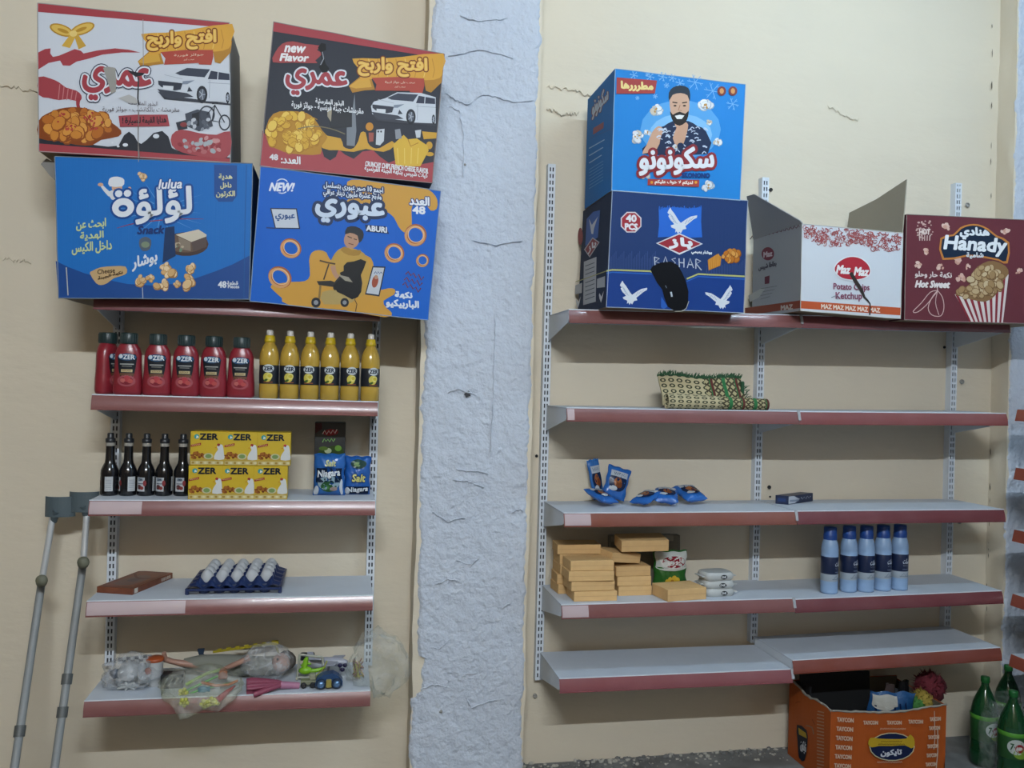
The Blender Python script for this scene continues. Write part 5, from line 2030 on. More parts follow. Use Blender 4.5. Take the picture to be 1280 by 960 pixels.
mb.tube([bx(276, 838, YD - .04), bx(290, 832, YD - .05), bx(304, 826, YD - .05), bx(312, 822, YD - .045)], [.006, .009, .009, .011], m_skin, 10)
mb.build('arm', t)
mb = MB()
mb.ball(bx(352, 828, YD - .01), (.034, .03, .032), m_skin, 12, 8)
hd = mb.build('head', t)
mb = MB()
mb.ball(bx(357, 826, YD + .004), (.036, .033, .035), mat('#63574c', .8), 12, 8, .05, random.Random(2))
mb.build('hair', hd)
for dx in (-1, 1):
    mb = MB()
    mb.ball(bx(347, 827 + dx * 3, YD - .042), (.004, .002, .004), mat('#20242c', .3), 8, 5)
    mb.build('eye', hd)
c = bx(334, 829, YD - .03)
bag_blob('plastic_bag', 'milky bag drawn over the head end of the doll', (c.x, c.y, Z5 + .066), (.085, .06, .058), m_film3, 4.4, amp=.08)
# f: yellow zigzag chain at the back
a_, b_ = bx(266, 815, -.07), bx(344, 804, -.07)
t = toy('toy_chain', 'yellow toothed plastic strip along the back of the toy shelf', ((a_.x + b_.x) / 2, -.07, Z5))
mb = MB()
n_ = 14
for k in range(n_):
    p0, p1 = a_.lerp(b_, k / n_), a_.lerp(b_, (k + 1) / n_)
    mb.hexa([p + Vector((0, y, z)) for z in (-.004, .004 + .005 * (k % 2)) for y in (-.003, .003) for p in (p0, p1)], mat('#b8a52a', .4), .0008)
mb.box(b_.x - .012, b_.x + .012, -.078, -.062, b_.z - .006, b_.z + .010, mat('#c3b032', .4), .002)
mb.build('toothed_band', t)
mb = MB()
mb.tube([b_, Vector((b_.x + .01, -.055, Z5 + .05)), Vector((b_.x + .012, -.05, Z5))], .004, mat('#b8a52a', .4), 6)
mb.build('grip', t)
# g: navy clip
c = bx(252, 815, -.09)
t = toy('toy_clip', 'small navy blue clip behind the doll', (c.x, c.y, Z5))
mb = MB()
mb.box(c.x - .009, c.x + .009, c.y - .006, c.y + .006, Z5, c.z - .008, mat('#2c3d56', .5), .002)
mb.hexa([(c.x + x, c.y + y, c.z + z) for z in (-.008, .012) for y in (-.007, .007) for x in (-.011 - z * .3, .008 + z * .2)], mat('#22374f', .5), .002)
mb.build('clip_body', t)
# h: sagging bag of coloured pieces over the front edge
yf = -.315
c = bx(252, 862, yf)


def over_edge(p_):
    if p_.y < -D0 - .004:
        p_.z -= (-(D0 + .004) - p_.y) * .9
    else:
        p_.z = max(p_.z, Z5 + .003)
    return p_


bag_blob('plastic_bag', 'clear bag of bright plastic pieces sagging over the front edge of the toy shelf', (c.x, -.315, Z5 + .040), (.125, .085, .050), m_film2, 8.2, over_edge, .10)


def stick(name, label, pts, r, col, cat='toy'):
    Pp = [bx(x, y, Y) for x, y, Y in pts]
    t = toy(name, label, Pp[0], cat)
    mb = MB()
    mb.tube(Pp, r, mat(col, .35), 8)
    mb.build('shaft', t)
    return t, Pp


t, Pp = stick('toy_straw', 'long bright green plastic straw in the sagging bag', ((212, 874, -.30), (240, 860, -.27), (272, 845, -.24)), .004, '#4faa3a')
t, Pp = stick('toy_straw', 'second bright green straw, crossing below the long one', ((214, 877, -.31), (250, 862, -.29), (296, 852, -.25)), .0035, '#58b842')
t, Pp = stick('toy_straw', 'lime green straw leaning at the top of the sagging bag', ((232, 856, -.25), (258, 842, -.22), (280, 836, -.20)), .006, '#8fb43c')
for k, (x, y, Y, ln) in enumerate(((229, 866, -.31, .030), (230, 878, -.34, .026), (256, 880, -.345, .030), (265, 877, -.345, .030))):
    c = bx(x, y, Y)
    t = toy('toy_flower', 'yellow plastic flower piece, %s of the four in the sagging bag' % ('upper left', 'lower left', 'lower middle', 'lower right')[k], c - Vector((0, 0, .012)))
    for j in range(5):
        a = 2 * PI * j / 5 + k
        mb = MB()
        mb.ball(c + Vector((.010 * math.cos(a), 0, .010 * math.sin(a))), (.0075, .006, .0075), mat('#c6c62c', .4), 8, 6)
        mb.build('petal', t)
    mb = MB()
    mb.ball(c + Vector((0, -.004, 0)), (.006, .005, .006), mat('#a8a622', .4), 8, 6)
    mb.build('centre', t)
t, Pp = stick('toy_strip', 'orange curved plastic strip in the sagging bag', ((252, 853, -.28), (270, 857, -.29), (285, 856, -.28), (297, 851, -.26)), .005, '#b5692c')
c = bx(279, 843, -.25)
t = toy('toy_block', 'dark orange block at the back of the sagging bag', c - Vector((0, 0, .015)))
mb = MB()
mb.box(c.x - .014, c.x + .014, c.y - .008, c.y + .008, c.z - .015, c.z + .012, mat('#9c5428', .5), .003)
mb.tube([c + Vector((-.01, 0, .012)), c + Vector((.01, 0, .018))], .004, mat('#9c5428', .5), 6)
mb.build('block', t)
Pp = [bx(272, 876, -.345), bx(283, 866, -.325), bx(294, 857, -.30)]
t = toy('toy_cone', 'red plastic cone pointing up in the sagging bag', Pp[0])
mb = MB()
mb.tube(Pp, [.012, .009, .002], mat('#a82a26', .4), 10)
mb.build('cone', t)
mb = MB()
mb.tube([Pp[0] + Vector((-.006, 0, -.005)), Pp[0] + Vector((.001, 0, .001))], [.014, .0125], mat('#c6c62c', .4), 10)
mb.build('ring', t)
c = bx(253, 862, -.29)
t = toy('toy_fish', 'small teal blue piece in the middle of the sagging bag', c - Vector((0, 0, .012)))
mb = MB()
mb.ball(c, (.017, .008, .012), mat('#2c7a96', .4), 10, 7)
mb.build('body', t)
mb = MB()
mb.hexa([c + Vector((.012 + x, y, z * (1 + x * 40))) for z in (-.006, .006) for y in (-.002, .002) for x in (0, .012)], mat('#2c7a96', .4), .001)
mb.build('tail', t)
# i: folded pink umbrella
Pp = [bx(317, 868, -.335), bx(308, 860, -.315), bx(325, 858, -.31), bx(352, 856, -.295), bx(374, 857, -.285)]
t = toy('toy_umbrella', 'folded pink toy umbrella on the front edge of the shelf', Pp[2] - Vector((0, 0, .02)))
m_pk = mat('#8f3f56', .5)
mb = MB()
ax = (Pp[3] - Pp[1]).normalized()
rings = []
for i, (f_, r_) in enumerate(((0, .022), (.15, .024), (.5, .019), (.85, .012), (1, .008))):
    cc = Pp[1].lerp(Pp[3], f_) + Vector((0, 0, .004))
    s_ = ax.cross(Vector((0, 0, 1))).normalized()
    u_ = s_.cross(ax)
    rings.append([cc + (s_ * math.cos(a) + u_ * math.sin(a)) * r_ * (1 + .22 * math.cos(6 * a)) for a in [2 * PI * k / 36 for k in range(36)]])
mb.loft(rings, m_pk)
mb.build('folded_canopy', t)
mb = MB()
mb.tube([Pp[0] + Vector((0, -.004, 0)), Pp[0].lerp(Pp[3], .5) + Vector((0, -.012, .004)), Pp[3] + Vector((0, -.006, 0))], [.010, .009, .006], m_pk, 10)
mb.build('canopy_fold', t)
mb = MB()
mb.tube([Pp[3] - ax * .004, Pp[4]], [.013, .011], mat('#b57a95', .4), 12)
mb.build('handle', t)
# j: lime figure on a pale frame
A_, B_ = bx(371, 852, -.22), bx(412, 848, -.22)
t = toy('framed_toy', 'lime green figure on an off-white plastic frame', ((A_.x + B_.x) / 2, -.22, Z5))
zt = at(380, 818, -.22).z
m_fr = mat('#b4b5a6', .45)
for nm, pts in (('frame_bar', ((A_.x, Z5 + .004), (A_.x + .008, zt))), ('frame_bar', ((B_.x - .02, Z5 + .004), (B_.x - .026, zt - .012))), ('frame_bar', ((A_.x + .008, zt), (B_.x - .026, zt - .012))), ('frame_bar', ((A_.x, Z5 + .012), (B_.x - .02, Z5 + .010)))):
    mb = MB()
    mb.tube([(x, -.22, z) for x, z in pts], .0045, m_fr, 8)
    mb.build(nm, t)
mb = MB()
m_lime = mat('#86bf22', .4)
g0 = bx(382, 838, -.235)
mb.ball(g0, (.024, .014, .014), m_lime, 12, 8)
mb.tube([g0 + Vector((-.004, 0, .008)), g0 + Vector((0, 0, .034)), g0 + Vector((.004, 0, .046))], [.010, .009, .005], m_lime, 10)
mb.tube([g0 + Vector((.008, 0, -.004)), g0 + Vector((.04, -.004, .000)), g0 + Vector((.066, 0, .008))], [.008, .007, .003], m_lime, 8)
mb.tube([g0 + Vector((-.004, 0, .026)), g0 + Vector((.018, -.002, .022))], [.006, .003], m_lime, 8)
mb.tube([g0 + Vector((-.004, 0, .026)), g0 + Vector((-.016, -.002, .016))], [.006, .003], m_lime, 8)
mb.build('figure', t)
mb = MB()
mb.tube([bx(395, 845, -.23), bx(404, 836, -.24), bx(409, 826, -.24)], .0022, mat('#b9bf52', .4), 6)
mb.build('wire_hoop', t)
# k: white aeroplane with purple flower
c = bx(418, 828, -.18)
t = toy('toy_plane', 'white plastic aeroplane with a dark purple propeller', (c.x, c.y, Z5))
m_pl = mat('#aeb0bc', .4)
mb = MB()
mb.tube([c + Vector((-.085, .02, .004)), c + Vector((-.03, .008, .004)), c + Vector((.02, -.004, .002)), c + Vector((.045, -.01, 0))], [.006, .014, .017, .008], m_pl, 10)
mb.build('fuselage', t)
for sg in (-1, 1):
    mb = MB()
    mb.hexa([c + Vector((x + (.02 if sg > 0 else -.02) * k, sg * .006 + sg * .045 * k, z)) for z in (.004, .009) for k in (0, 1) for x in (-.022, .018)], m_pl, .001)
    mb.build('wing', t)
mb = MB()
mb.hexa([c + Vector((-.085 + x, .02 + y, z)) for z in (.006, .034) for y in (-.002, .002) for x in (-.004 - z * .2, .02 - z * .3)], m_pl, .001)
mb.build('tail_fin', t)
for k in range(3):
    a = 2 * PI * k / 3 + .5
    mb = MB()
    mb.ball(c + Vector((.028 + .010 * math.cos(a), -.032, -.006 + .010 * math.sin(a))), (.0085, .004, .0075), mat('#221f48', .35), 10, 6)
    mb.build('propeller_blade', t)
mb = MB()
mb.tube([c + Vector((-.02, 0, -.012)), (c.x - .02, c.y, Z5)], .004, m_pl, 6)
mb.tube([c + Vector((.02, 0, -.012)), (c.x + .02, c.y, Z5)], .004, m_pl, 6)
mb.build('undercarriage', t)
mb = MB()
mb.hexa([c + Vector((-.10 + x, .05 + y, z)) for z in (-.004, .022) for y in (-.01, .01) for x in (-.02, .03)], mat('#1f2126', .4), .004)
o = mb.build('dark_block', t)
# l: blue toy car, wheels towards the viewer
c = bx(411, 853, -.29)
t = toy('toy_car', 'blue toy car showing two chromed wheels at the shelf edge', (c.x, c.y, Z5))
m_bl = mat('#2a4a74', .3)
mb = MB()
sec = [(-.045, .012, .018), (-.040, .010, .034), (-.018, .010, .046), (.014, .010, .050), (.034, .010, .038), (.046, .012, .022)]
rings = [[(c.x + x, c.y + y, Z5 + z) for x, z in ((sx_, zz) for sx_, _, zz in sec)] + [(c.x + x, c.y + y, Z5 + .008) for x in (.046, -.045)] for y in (-.018, -.014, .014, .02)]
mb.loft(rings, m_bl, False)
mb.build('body', t)
for sx_ in (-1, 1):
    mb = MB()
    mb.lathe([(.0155, 0), (.017, .003), (.017, .010), (.0145, .0125)], mat('#20344e', .5), 18, (c.x + sx_ * .026, c.y - .016, Z5 + .0175), (0, -1, 0))
    wh = mb.build('wheel', t)
    mb = MB()
    mb.lathe([(.011, .0125), (.010, .0145), (.004, .0165)], mat('#7ba3cf', .15, .7), 14, (c.x + sx_ * .026, c.y - .016, Z5 + .0175), (0, -1, 0))
    mb.build('hub_cap', wh)
mb = MB()
mb.box(c.x - .009, c.x + .009, c.y - .031, c.y - .017, Z5 + .006, Z5 + .032, mat('#a8984e', .4), .002)
mb.build('gold_grille', t)
# m: small olive toy beside the umbrella handle
c = bx(385, 853, -.28)
t = toy('toy_truck', 'small olive green toy truck next to the blue toy car', (c.x, c.y, Z5))
mb = MB()
mb.box(c.x - .024, c.x + .028, c.y - .014, c.y + .014, Z5 + .010, Z5 + .024, mat('#86876e', .5), .002)
mb.box(c.x + .004, c.x + .026, c.y - .013, c.y + .013, Z5 + .024, Z5 + .044, mat('#96977c', .5), .003)
mb.build('body', t)
for sx_ in (-.014, .016):
    mb = MB()
    mb.lathe([(.007, 0), (.0095, .001), (.0095, .006), (.006, .008)], mat('#1f2022', .6), 14, (c.x + sx_, c.y - .012, Z5 + .0097), (0, -1, 0))
    mb.build('wheel', t)
# n: clear bag slipping off the right end of the shelf
c = bx(468, 838, -.24)


def slip(p_):
    if p_.x < XA + W9 + .012:
        p_.z = max(p_.z, Z5 + .003)
        p_.x = max(p_.x, XA + W9 - .10)
    return p_


bag_blob('plastic_bag', 'large clear bag slipping off the right end of the toy shelf', (c.x + .012, -.245, Z5 + .055), (.098, .075, .105), m_film, 12.5, slip, .20)
c = bx(455, 838, -.24)
t = toy('toy_bouquet', 'tangle of yellow and pink plastic threads inside the slipping bag', (c.x, c.y, Z5 + .004))
rr = random.Random(9)
mb = MB()
for k in range(16):
    a = rr.uniform(0, 6.28)
    pth = [c + Vector((-.018 + rr.uniform(-.02, .02), rr.uniform(-.02, .02), max(Z5 + .006 - c.z, rr.uniform(-.03, .04)))) for _ in range(4)]
    mb.tube(pth, .0022, mat(rr.choice(('#a8a24e', '#b58a78', '#c3b25a', '#9c6a5a')), .5), 5)
o = mb.build('threads', t)
o['kind'] = 'stuff'

# ------------------------------------------------------------------ crutches
m_al = mat((0.55, 0.57, 0.58), .3, .35)
m_al2 = mat((0.21, 0.22, 0.22), .55, .0)
m_pvc = mat('#56646a', .5)
YT = -.115


def crutch(label, top, grip, bottom, cuff, ring_f, seed):
    T_, G_ = at(*top, YT - .02), at(*grip, YT - .05)
    ft = at(*bottom, -.40)
    d = (ft - G_).normalized()
    foot = G_ + d * ((G_.z - .0) / -d.z)
    t = thing('forearm_crutch', label, 'crutch', foot, 'crutches leaning on the wall')
    mb = MB()
    mb.tube([T_, G_], .0105, m_al, 12)
    mb.build('upper_tube', t)
    mb = MB()
    mb.tube([G_ + (T_ - G_) * .06, foot + Vector((0, 0, .03)) * 1.0], .0125, m_al2, 12)
    lo = mb.build('lower_tube', t)
    for f_ in ring_f:
        cc = (G_ + (T_ - G_) * .06).lerp(foot + Vector((0, 0, .03)), f_)
        mb = MB()
        mb.tube([cc - d * .016, cc + d * .016], .0165, mat('#5c5f5e', .5), 12)
        mb.build('clip_ring', lo)
    mb = MB()
    mb.tube([foot + Vector((0, 0, .045)), foot + Vector((0, 0, .012)), foot + Vector((0, 0, .001))], [.015, .019, .022], mat('#3a3c3e', .8), 14)
    mb.build('rubber_foot', t)
    mb = MB()                                   # grip pointing at the viewer
    tc_ = (CAM - G_).normalized()
    mb.tube([G_ - tc_ * .014, G_ + tc_ * .02, G_ + tc_ * .09 + Vector((0, 0, .006))], [.015, .017, .017], mat('#5f5f50', .6), 14)
    mb.ball(G_ + tc_ * .09 + Vector((0, 0, .006)), (.019, .014, .019), mat('#6f6f5c', .6), 12, 8)
    mb.build('hand_grip', t)
    mb = MB()                                   # open forearm cuff
    n_ = 14
    R0 = .048
    cc = T_ + Vector((cuff, 0, .02))
    rings = []
    for k in range(n_ + 1):
        a = PI * (.05 + .9 * k / n_)
        o_ = Vector((math.cos(a) * R0, -math.sin(a) * R0 * .55, 0))
        i_ = o_ * .90
        rings.append([cc + o_ + Vector((0, 0, -.034)), cc + o_ + Vector((0, 0, .034)), cc + i_ + Vector((0, 0, .034)), cc + i_ + Vector((0, 0, -.034))])
    mb.loft(rings, m_pvc, False)
    mb.tube([T_ - Vector((0, 0, .03)), T_ + Vector((cuff * .8, -.022, .01))], .0125, m_pvc, 10)
    mb.build('forearm_cuff', t)


crutch('aluminium forearm crutch leaning on the wall, left one of the pair', (67, 640), (52, 728), (21, 945), .022, (.55,), 1)
crutch('aluminium forearm crutch leaning on the wall, nearer the shelves', (109, 634), (104, 705), (70, 955), -.008, (.42, .53), 2)
# ------------------------------------------------------------------ goods on the wide bay
# folded rug
def rug_mat(kind):
    k = 'rug_' + kind
    m = bpy.data.materials.new(k)
    m.use_nodes = True
    nt = m.node_tree
    b = nt.nodes['Principled BSDF']
    b.inputs['Roughness'].default_value = .95
    b.inputs['Specular IOR Level'].default_value = .1
    uv = nt.nodes.new('ShaderNodeUVMap')
    sep = nt.nodes.new('ShaderNodeSeparateXYZ')
    nt.links.new(uv.outputs[0], sep.inputs[0])

    def mth(op, a, bb=None, c=None):
        n = nt.nodes.new('ShaderNodeMath')
        n.operation = op
        for i, q in enumerate((a, bb, c)):
            if q is None:
                continue
            if isinstance(q, (int, float)):
                n.inputs[i].default_value = q
            else:
                nt.links.new(q, n.inputs[i])
        return n.outputs[0]
    fx = mth('SUBTRACT', mth('FRACT', mth('MULTIPLY', sep.outputs[0], 34.0)), .5)
    fy = mth('SUBTRACT', mth('FRACT', mth('MULTIPLY', sep.outputs[1], 38.0)), .5)
    d = mth('SQRT', mth('ADD', mth('MULTIPLY', fx, fx), mth('MULTIPLY', fy, fy)))
    ring = mth('MULTIPLY', mth('GREATER_THAN', d, .17), mth('LESS_THAN', d, .36))
    # border bands of green and red past 55 % of the length
    g1 = mth('FRACT', mth('MULTIPLY', sep.outputs[0], 21.0))
    gx = mth('ABSOLUTE', mth('SUBTRACT', mth('FRACT', mth('MULTIPLY', sep.outputs[0], 42.0)), .5))
    gy = mth('ABSOLUTE', mth('SUBTRACT', mth('FRACT', mth('MULTIPLY', sep.outputs[1], 32.0)), .5))
    dd = mth('ADD', gx, gy)
    zig = mth('MULTIPLY', mth('GREATER_THAN', dd, .24), mth('LESS_THAN', dd, .62))
    band = mth('GREATER_THAN', sep.outputs[0], BORDER[kind])
    green = mth('MULTIPLY', band, mth('GREATER_THAN', g1, .55))
    base = (0.42, 0.36, 0.22, 1)
    dark = (0.045, 0.05, 0.03, 1)

    def mix(f, a, bb):
        n = nt.nodes.new('ShaderNodeMix')
        n.data_type = 'RGBA'
        nt.links.new(f, n.inputs['Factor'])
        for nm, q in (('A', a), ('B', bb)):
            if isinstance(q, tuple):
                n.inputs[nm].default_value = q
            else:
                nt.links.new(q, n.inputs[nm])
        return n.outputs['Result']
    field = mix(ring, base, dark)
    bord = mix(zig, (0.36, 0.31, 0.17, 1), (0.06, 0.05, 0.03, 1))
    bord = mix(mth('GREATER_THAN', g1, .72), bord, (0.03, 0.14, 0.05, 1))
    bord = mix(mth('GREATER_THAN', mth('FRACT', mth('MULTIPLY', sep.outputs[0], 10.5)), .90), bord, (0.10, 0.03, 0.025, 1))
    col = mix(band, field, bord)
    nt.links.new(col, b.inputs['Base Color'])
    return m


BORDER = {'upper': .16, 'lower': .20}
z2 = dz(1, .45, 'A')
Yb = -.17
xa, xb, xc = xat(825, 500, -.22), xat(926, 490, -.2), xat(955, 505, -.27)
t = thing('folded_rug', 'small patterned rug folded over, with a dark green fringe', 'rug', ((xa + xb) / 2, -.2, z2))
m_fr = mat((0.02, 0.075, 0.03), .9)


def uvgrid(name, fn, nu, nv, m, parent, us, th):
    mb = MB()
    mb.grid(fn, nu, nv, m)
    o = mb.build(name, parent, recalc=False)
    uvl = o.data.uv_layers.new(name='UVMap')
    for poly in o.data.polygons:
        for li in poly.loop_indices:
            vi = o.data.loops[li].vertex_index
            uvl.data[li].uv = ((vi % (nu + 1)) / nu * us[0], (vi // (nu + 1)) / nv * us[1])
    md = o.modifiers.new('thick', 'SOLIDIFY')
    md.thickness = th
    md.offset = 1
    return o


ztop = at(870, 472, -.16).z


def upper(u, v):            # panel standing up behind, leaning on itself
    x = xa + (xb - xa) * u
    zt_ = ztop - .004 * u + .004 * math.sin(9 * u)
    return (x + .004 * math.sin(5 * v), -.240 + .035 * v + .006 * math.sin(7 * u + v), z2 + .012 + (zt_ - z2 - .012) * v)


uvgrid('upper_fold', upper, 24, 8, rug_mat('upper'), t, (.30, .14), .006)


def lower(u, v):            # rolled front fold lying on the shelf
    x = xa + .004 + (xc - xa) * u
    a = PI * 2 * (.02 + .93 * v)
    r = .0165 + .003 * math.sin(4 * u)
    cy = -.272 - .010 * u
    rz_ = .026 * (1 - .25 * u)
    return (x, cy - 1.5 * r * math.sin(a) * (1 if math.sin(a) > 0 else .8), z2 + .003 + rz_ + rz_ * -math.cos(a))


uvgrid('lower_fold', lower, 28, 18, rug_mat('lower'), t, (.38, .26), .003)
mb = MB()
rr = random.Random(3)
for k in range(150):
    u = k / 149
    p0 = Vector(upper(u, 1)) + Vector((0, .003, 0))
    ln = rr.uniform(.010, .024)
    q = p0 + Vector((rr.uniform(-.006, .010), -.004, ln))
    mb.tube([p0, p0.lerp(q, .5) + Vector((rr.uniform(-.002, .002), 0, .001)), q], [.0026, .0022, .0008], m_fr, 5)
for k in range(26):
    p0 = Vector((xb + .003, -.2 + rr.uniform(-.05, .03), z2 + .02 + k * .0026))
    q = p0 + Vector((rr.uniform(.006, .022), -.004, rr.uniform(.004, .016)))
    mb.tube([p0, q], [.0020, .0007], m_fr, 5)
o = mb.build('fringe', t)
o['kind'] = 'stuff'
mb = MB()
mb.hexa([(x, y, z) for z in (z2 + .004, ztop - .01) for y in (-.225, -.17) for x in (xb - .010, xb + .004)], m_fr, .004)
mb.build('green_selvedge', t)
mb = MB()
mb.lathe([(.006, 0), (.020, .001), (.020, .010), (.006, .011)], m_fr, 14, (xc - .004, -.282, z2 + .0225), (1, 0, 0))
mb.build('roll_end', t)

# small blue snack bags
BL = '#2a6cc0'


def pr_snack(k):
    def f(p):
        p.ell(.5, .5, .40, .30, '#1a2c4e')
        p.ell(.45 + .05 * k, .5, .18, .14, '#a5653a')
        p.ell(.58, .42, .14, .10, '#7a4426')
        p.rect(.12, .66, .88, .84, '#b9c2cc', 0, 16, 4)
        p.ell(.35, .28, .18, .08, '#c3ccd4')
        p.group('brand_lettering')
        p.scrawl(.5, .75, .5, .1, '#22355c', .02, k + 2)
    return f


z3 = dz(2, .2, 'A')
spots = [((764, 634), (-1.28, .10, .50), .085, .115, .030, 'blue snack bag lying flat at the left, under the upright one', 11, .018),
         ((766, 630), (-.30, .28, -.12), .092, .125, .034, 'blue snack bag with an orange picture, propped upright on the others', 12, .022),
         ((798, 634), (-1.30, -.06, -.9), .085, .120, .028, 'blue snack bag lying flat in the middle of the five', 13, .016),
         ((833, 634), (-1.25, .06, -.35), .088, .110, .036, 'blue snack bag lying third from the right upright, silver corner showing', 14, .020),
         ((872, 632), (-1.22, -.04, .22), .098, .112, .038, 'plump blue snack bag lying rightmost of the five', 15, .021)]
for k, ((px, py), rot, w_, h_, d_, lb, sd, lift) in enumerate(spots):
    g = atz(px, py, z3)
    soft_bag('snack_bag', lb, 'bag', (g.x, g.y, z3 + lift), rot, w_, h_, d_, BL, sd, pr_snack(k % 2), 'small blue snack bags')
# folded-over top corner of the upright bag
g = atz(752, 628, z3)
soft_bag('snack_bag', 'narrow blue snack packet poking up behind the upright bag', 'bag', (xat(750, 600, g.y + .03), g.y + .035, z3 + .008), (-.12, -.16, .3), .055, .158, .022, '#2f6fb8', 21, pr_snack(0), 'small blue snack bags')

# navy packet on the third shelf of the right bay
z3b = dz(2, 1.0, 'B')
A, B, C = atz(969, 629.5, z3b), atz(985.5, 631, z3b), atz(1016, 626.5, z3b)
hz = Vector((0, 0, .034))
Dd = A + C - B
t = thing('navy_packet', 'small navy blue packet with white lettering on an empty shelf', 'packet', (A + C) / 2)
mb = MB()
mb.hexa([B, A, C, Dd, B + hz, A + hz, C + hz, Dd + hz], mat('#1d2a4c', .4), .001)
mb.build('body', t)
nb = (C - B).cross(Vector((0, 0, 1))).normalized()
p = Print(lambda x, y, e: B.lerp(C, x) + hz * y + nb * e, True, .4)
p.poly([(.0, .1), (.25, .1), (.45, .5), (.2, .95), (0, .95)], '#c9cdd4')
p.poly([(.05, .3), (.4, .25), (.42, .45), (.05, .55)], '#8d97a8')
p.group('brand_lettering')
p.scrawl(.70, .55, .40, .4, '#c3cad6', .04, 3)
p.build(t)
na = (B - A).cross(Vector((0, 0, 1))).normalized()
p = Print(lambda x, y, e: A.lerp(B, x) + hz * y + na * e, True, .4)
p.group('end_print')
p.rect(.2, .3, .8, .7, '#3a4d7c')
p.build(t)

# orange-tan boxes
m_tan = mat((0.60, 0.385, 0.175), .8, spec=.2, mott=(40, .5, (0.53, 0.33, 0.145)))
m_tan2 = mat((0.45, 0.28, 0.13), .85, spec=.2)
z4a = dz(3, .2, 'A')
KT = 4.0


def tanbox(label, px0, px1, py_bot, Yf, zb, h_, dp, rz=0.0, tilt=0.0, roll=0.0):
    xa_, xb_ = xat(660 + px0 / KT, 640 + py_bot / KT, Yf), xat(660 + px1 / KT, 640 + py_bot / KT, Yf)
    t = thing('tan_box', label, 'box', ((xa_ + xb_) / 2, Yf, zb), 'small tan cardboard boxes', (tilt, roll, rz))
    w_ = (xb_ - xa_) / 2
    mb = MB()
    mb.box(-w_, w_, 0, dp, .0003, h_, m_tan, .0015)
    mb.build('body', t, False)
    mb = MB()                                   # lid seam
    mb.box(-w_ + .001, w_ - .001, -.0004, dp + .0004, h_ * .50, h_ * .53, m_tan2)
    mb.build('lid_seam', t, False)
    return t


# the four piles; heights in metres above the shelf
H = .036
zf = z4a
for k, (a, b, off) in enumerate(((230, 445, 0), (216, 434, .004), (204, 430, -.002), (212, 430, .003))):
    tanbox('tan box in the front left pile, %s' % ('lowest', 'second from below', 'third from below', 'topmost')[k], a, b, 445 - 46 * k, -.30 + off, zf + k * (H + .0006), H, .105, (.0, .03, -.02, .015)[k])
for k in range(5):
    tanbox('tan box in the rear left pile, %s' % ('lowest', 'second from below', 'third from below', 'fourth from below', 'topmost')[k], (150, 146, 160, 158, 148)[k], (330, 330, 340, 350, 362)[k], 390 - 40 * k, -.183 + .003 * (k % 2), zf + k * (H + .0006), H, .10, (.05, -.03, .04, 0, -.05)[k])
for k, (a, b) in enumerate(((452, 620), (447, 615), (440, 614))):
    tanbox('tan box in the middle pile, %s' % ('lowest', 'second from below', 'third from below')[k], a, b, 408 - 46 * k, -.235, zf + k * (H + .0006), H, .10, (.02, -.02, .03)[k])
tanbox('tan box lying askew on the middle pile, tilted to the left', 400, 575, 285, -.232, zf + 3 * (H + .0006) + .012, H, .11, .35, .04, .12)
tanbox('tan box on top of the middle pile, reaching over the green bag', 468, 700, 236, -.262, zf + 4 * (H + .0006) + .022, H + .006, .10, -.05, .10, -.02)
tanbox('single tan box at the front edge of the shelf', 690, 900, 455, -.325, zf, H + .008, .115, .16)

# grey flat carton behind
xa_, xb_ = xat(763, 680, -.085), xat(851, 680, -.085)
zt = at(800, 670, -.085).z
t = thing('flat_carton', 'flat grey carton standing behind the tan boxes', 'carton', ((xa_ + xb_) / 2, -.07, z4a))
mb = MB()
mb.hexa([(x, y, z) for z, dy in ((z4a + .0003, -.01), (zt, .008)) for y in (-.085 + dy, -.055 + dy) for x in (xa_, xb_)], mat('#8f8674', .8, mott=(14, .5, '#7a7264')), .002)
mb.build('body', t)
mb = MB()
mb.hexa([(x, y, z) for z in (zt - .022, zt + .001) for y in (-.082, -.044) for x in (xa_ + .004, xb_ - .03)], mat('#9d9584', .85), .001)
mb.build('lid_flap', t)


# green and white flour bag
def pr_flour(p):
    p.rect(.03, .60, .97, .97, '#c9ccc6', 0, 20, 10)
    p.ell(.5, .60, .48, .10, '#c9ccc6')
    p.ell(.56, .72, .40, .17, '#dcdad4')
    p.ell(.56, .72, .36, .145, '#8c2430')
    for k in range(5):
        a = .2 + k * .65
        p.ell(.5 + .14 * math.cos(a * 1.4), .26 + .05 * math.sin(a * 2), .09, .07, '#d6b03a', a)
    p.ell(.5, .25, .05, .04, '#a8742a')
    p.group('brand_lettering')
    p.text('الوزير', .56, .72, .50, .14, '#eee9e4', (), .004, .12)


soft_bag('flour_bag', 'green and white bag with a red oval, beside the tan boxes', 'bag', (xat(838, 710, -.165), -.165, z4a), (-.06, .0, -.04), .135, at(838, 688, -.165).z - z4a, .05, '#2f6a2c', 31, pr_flour)

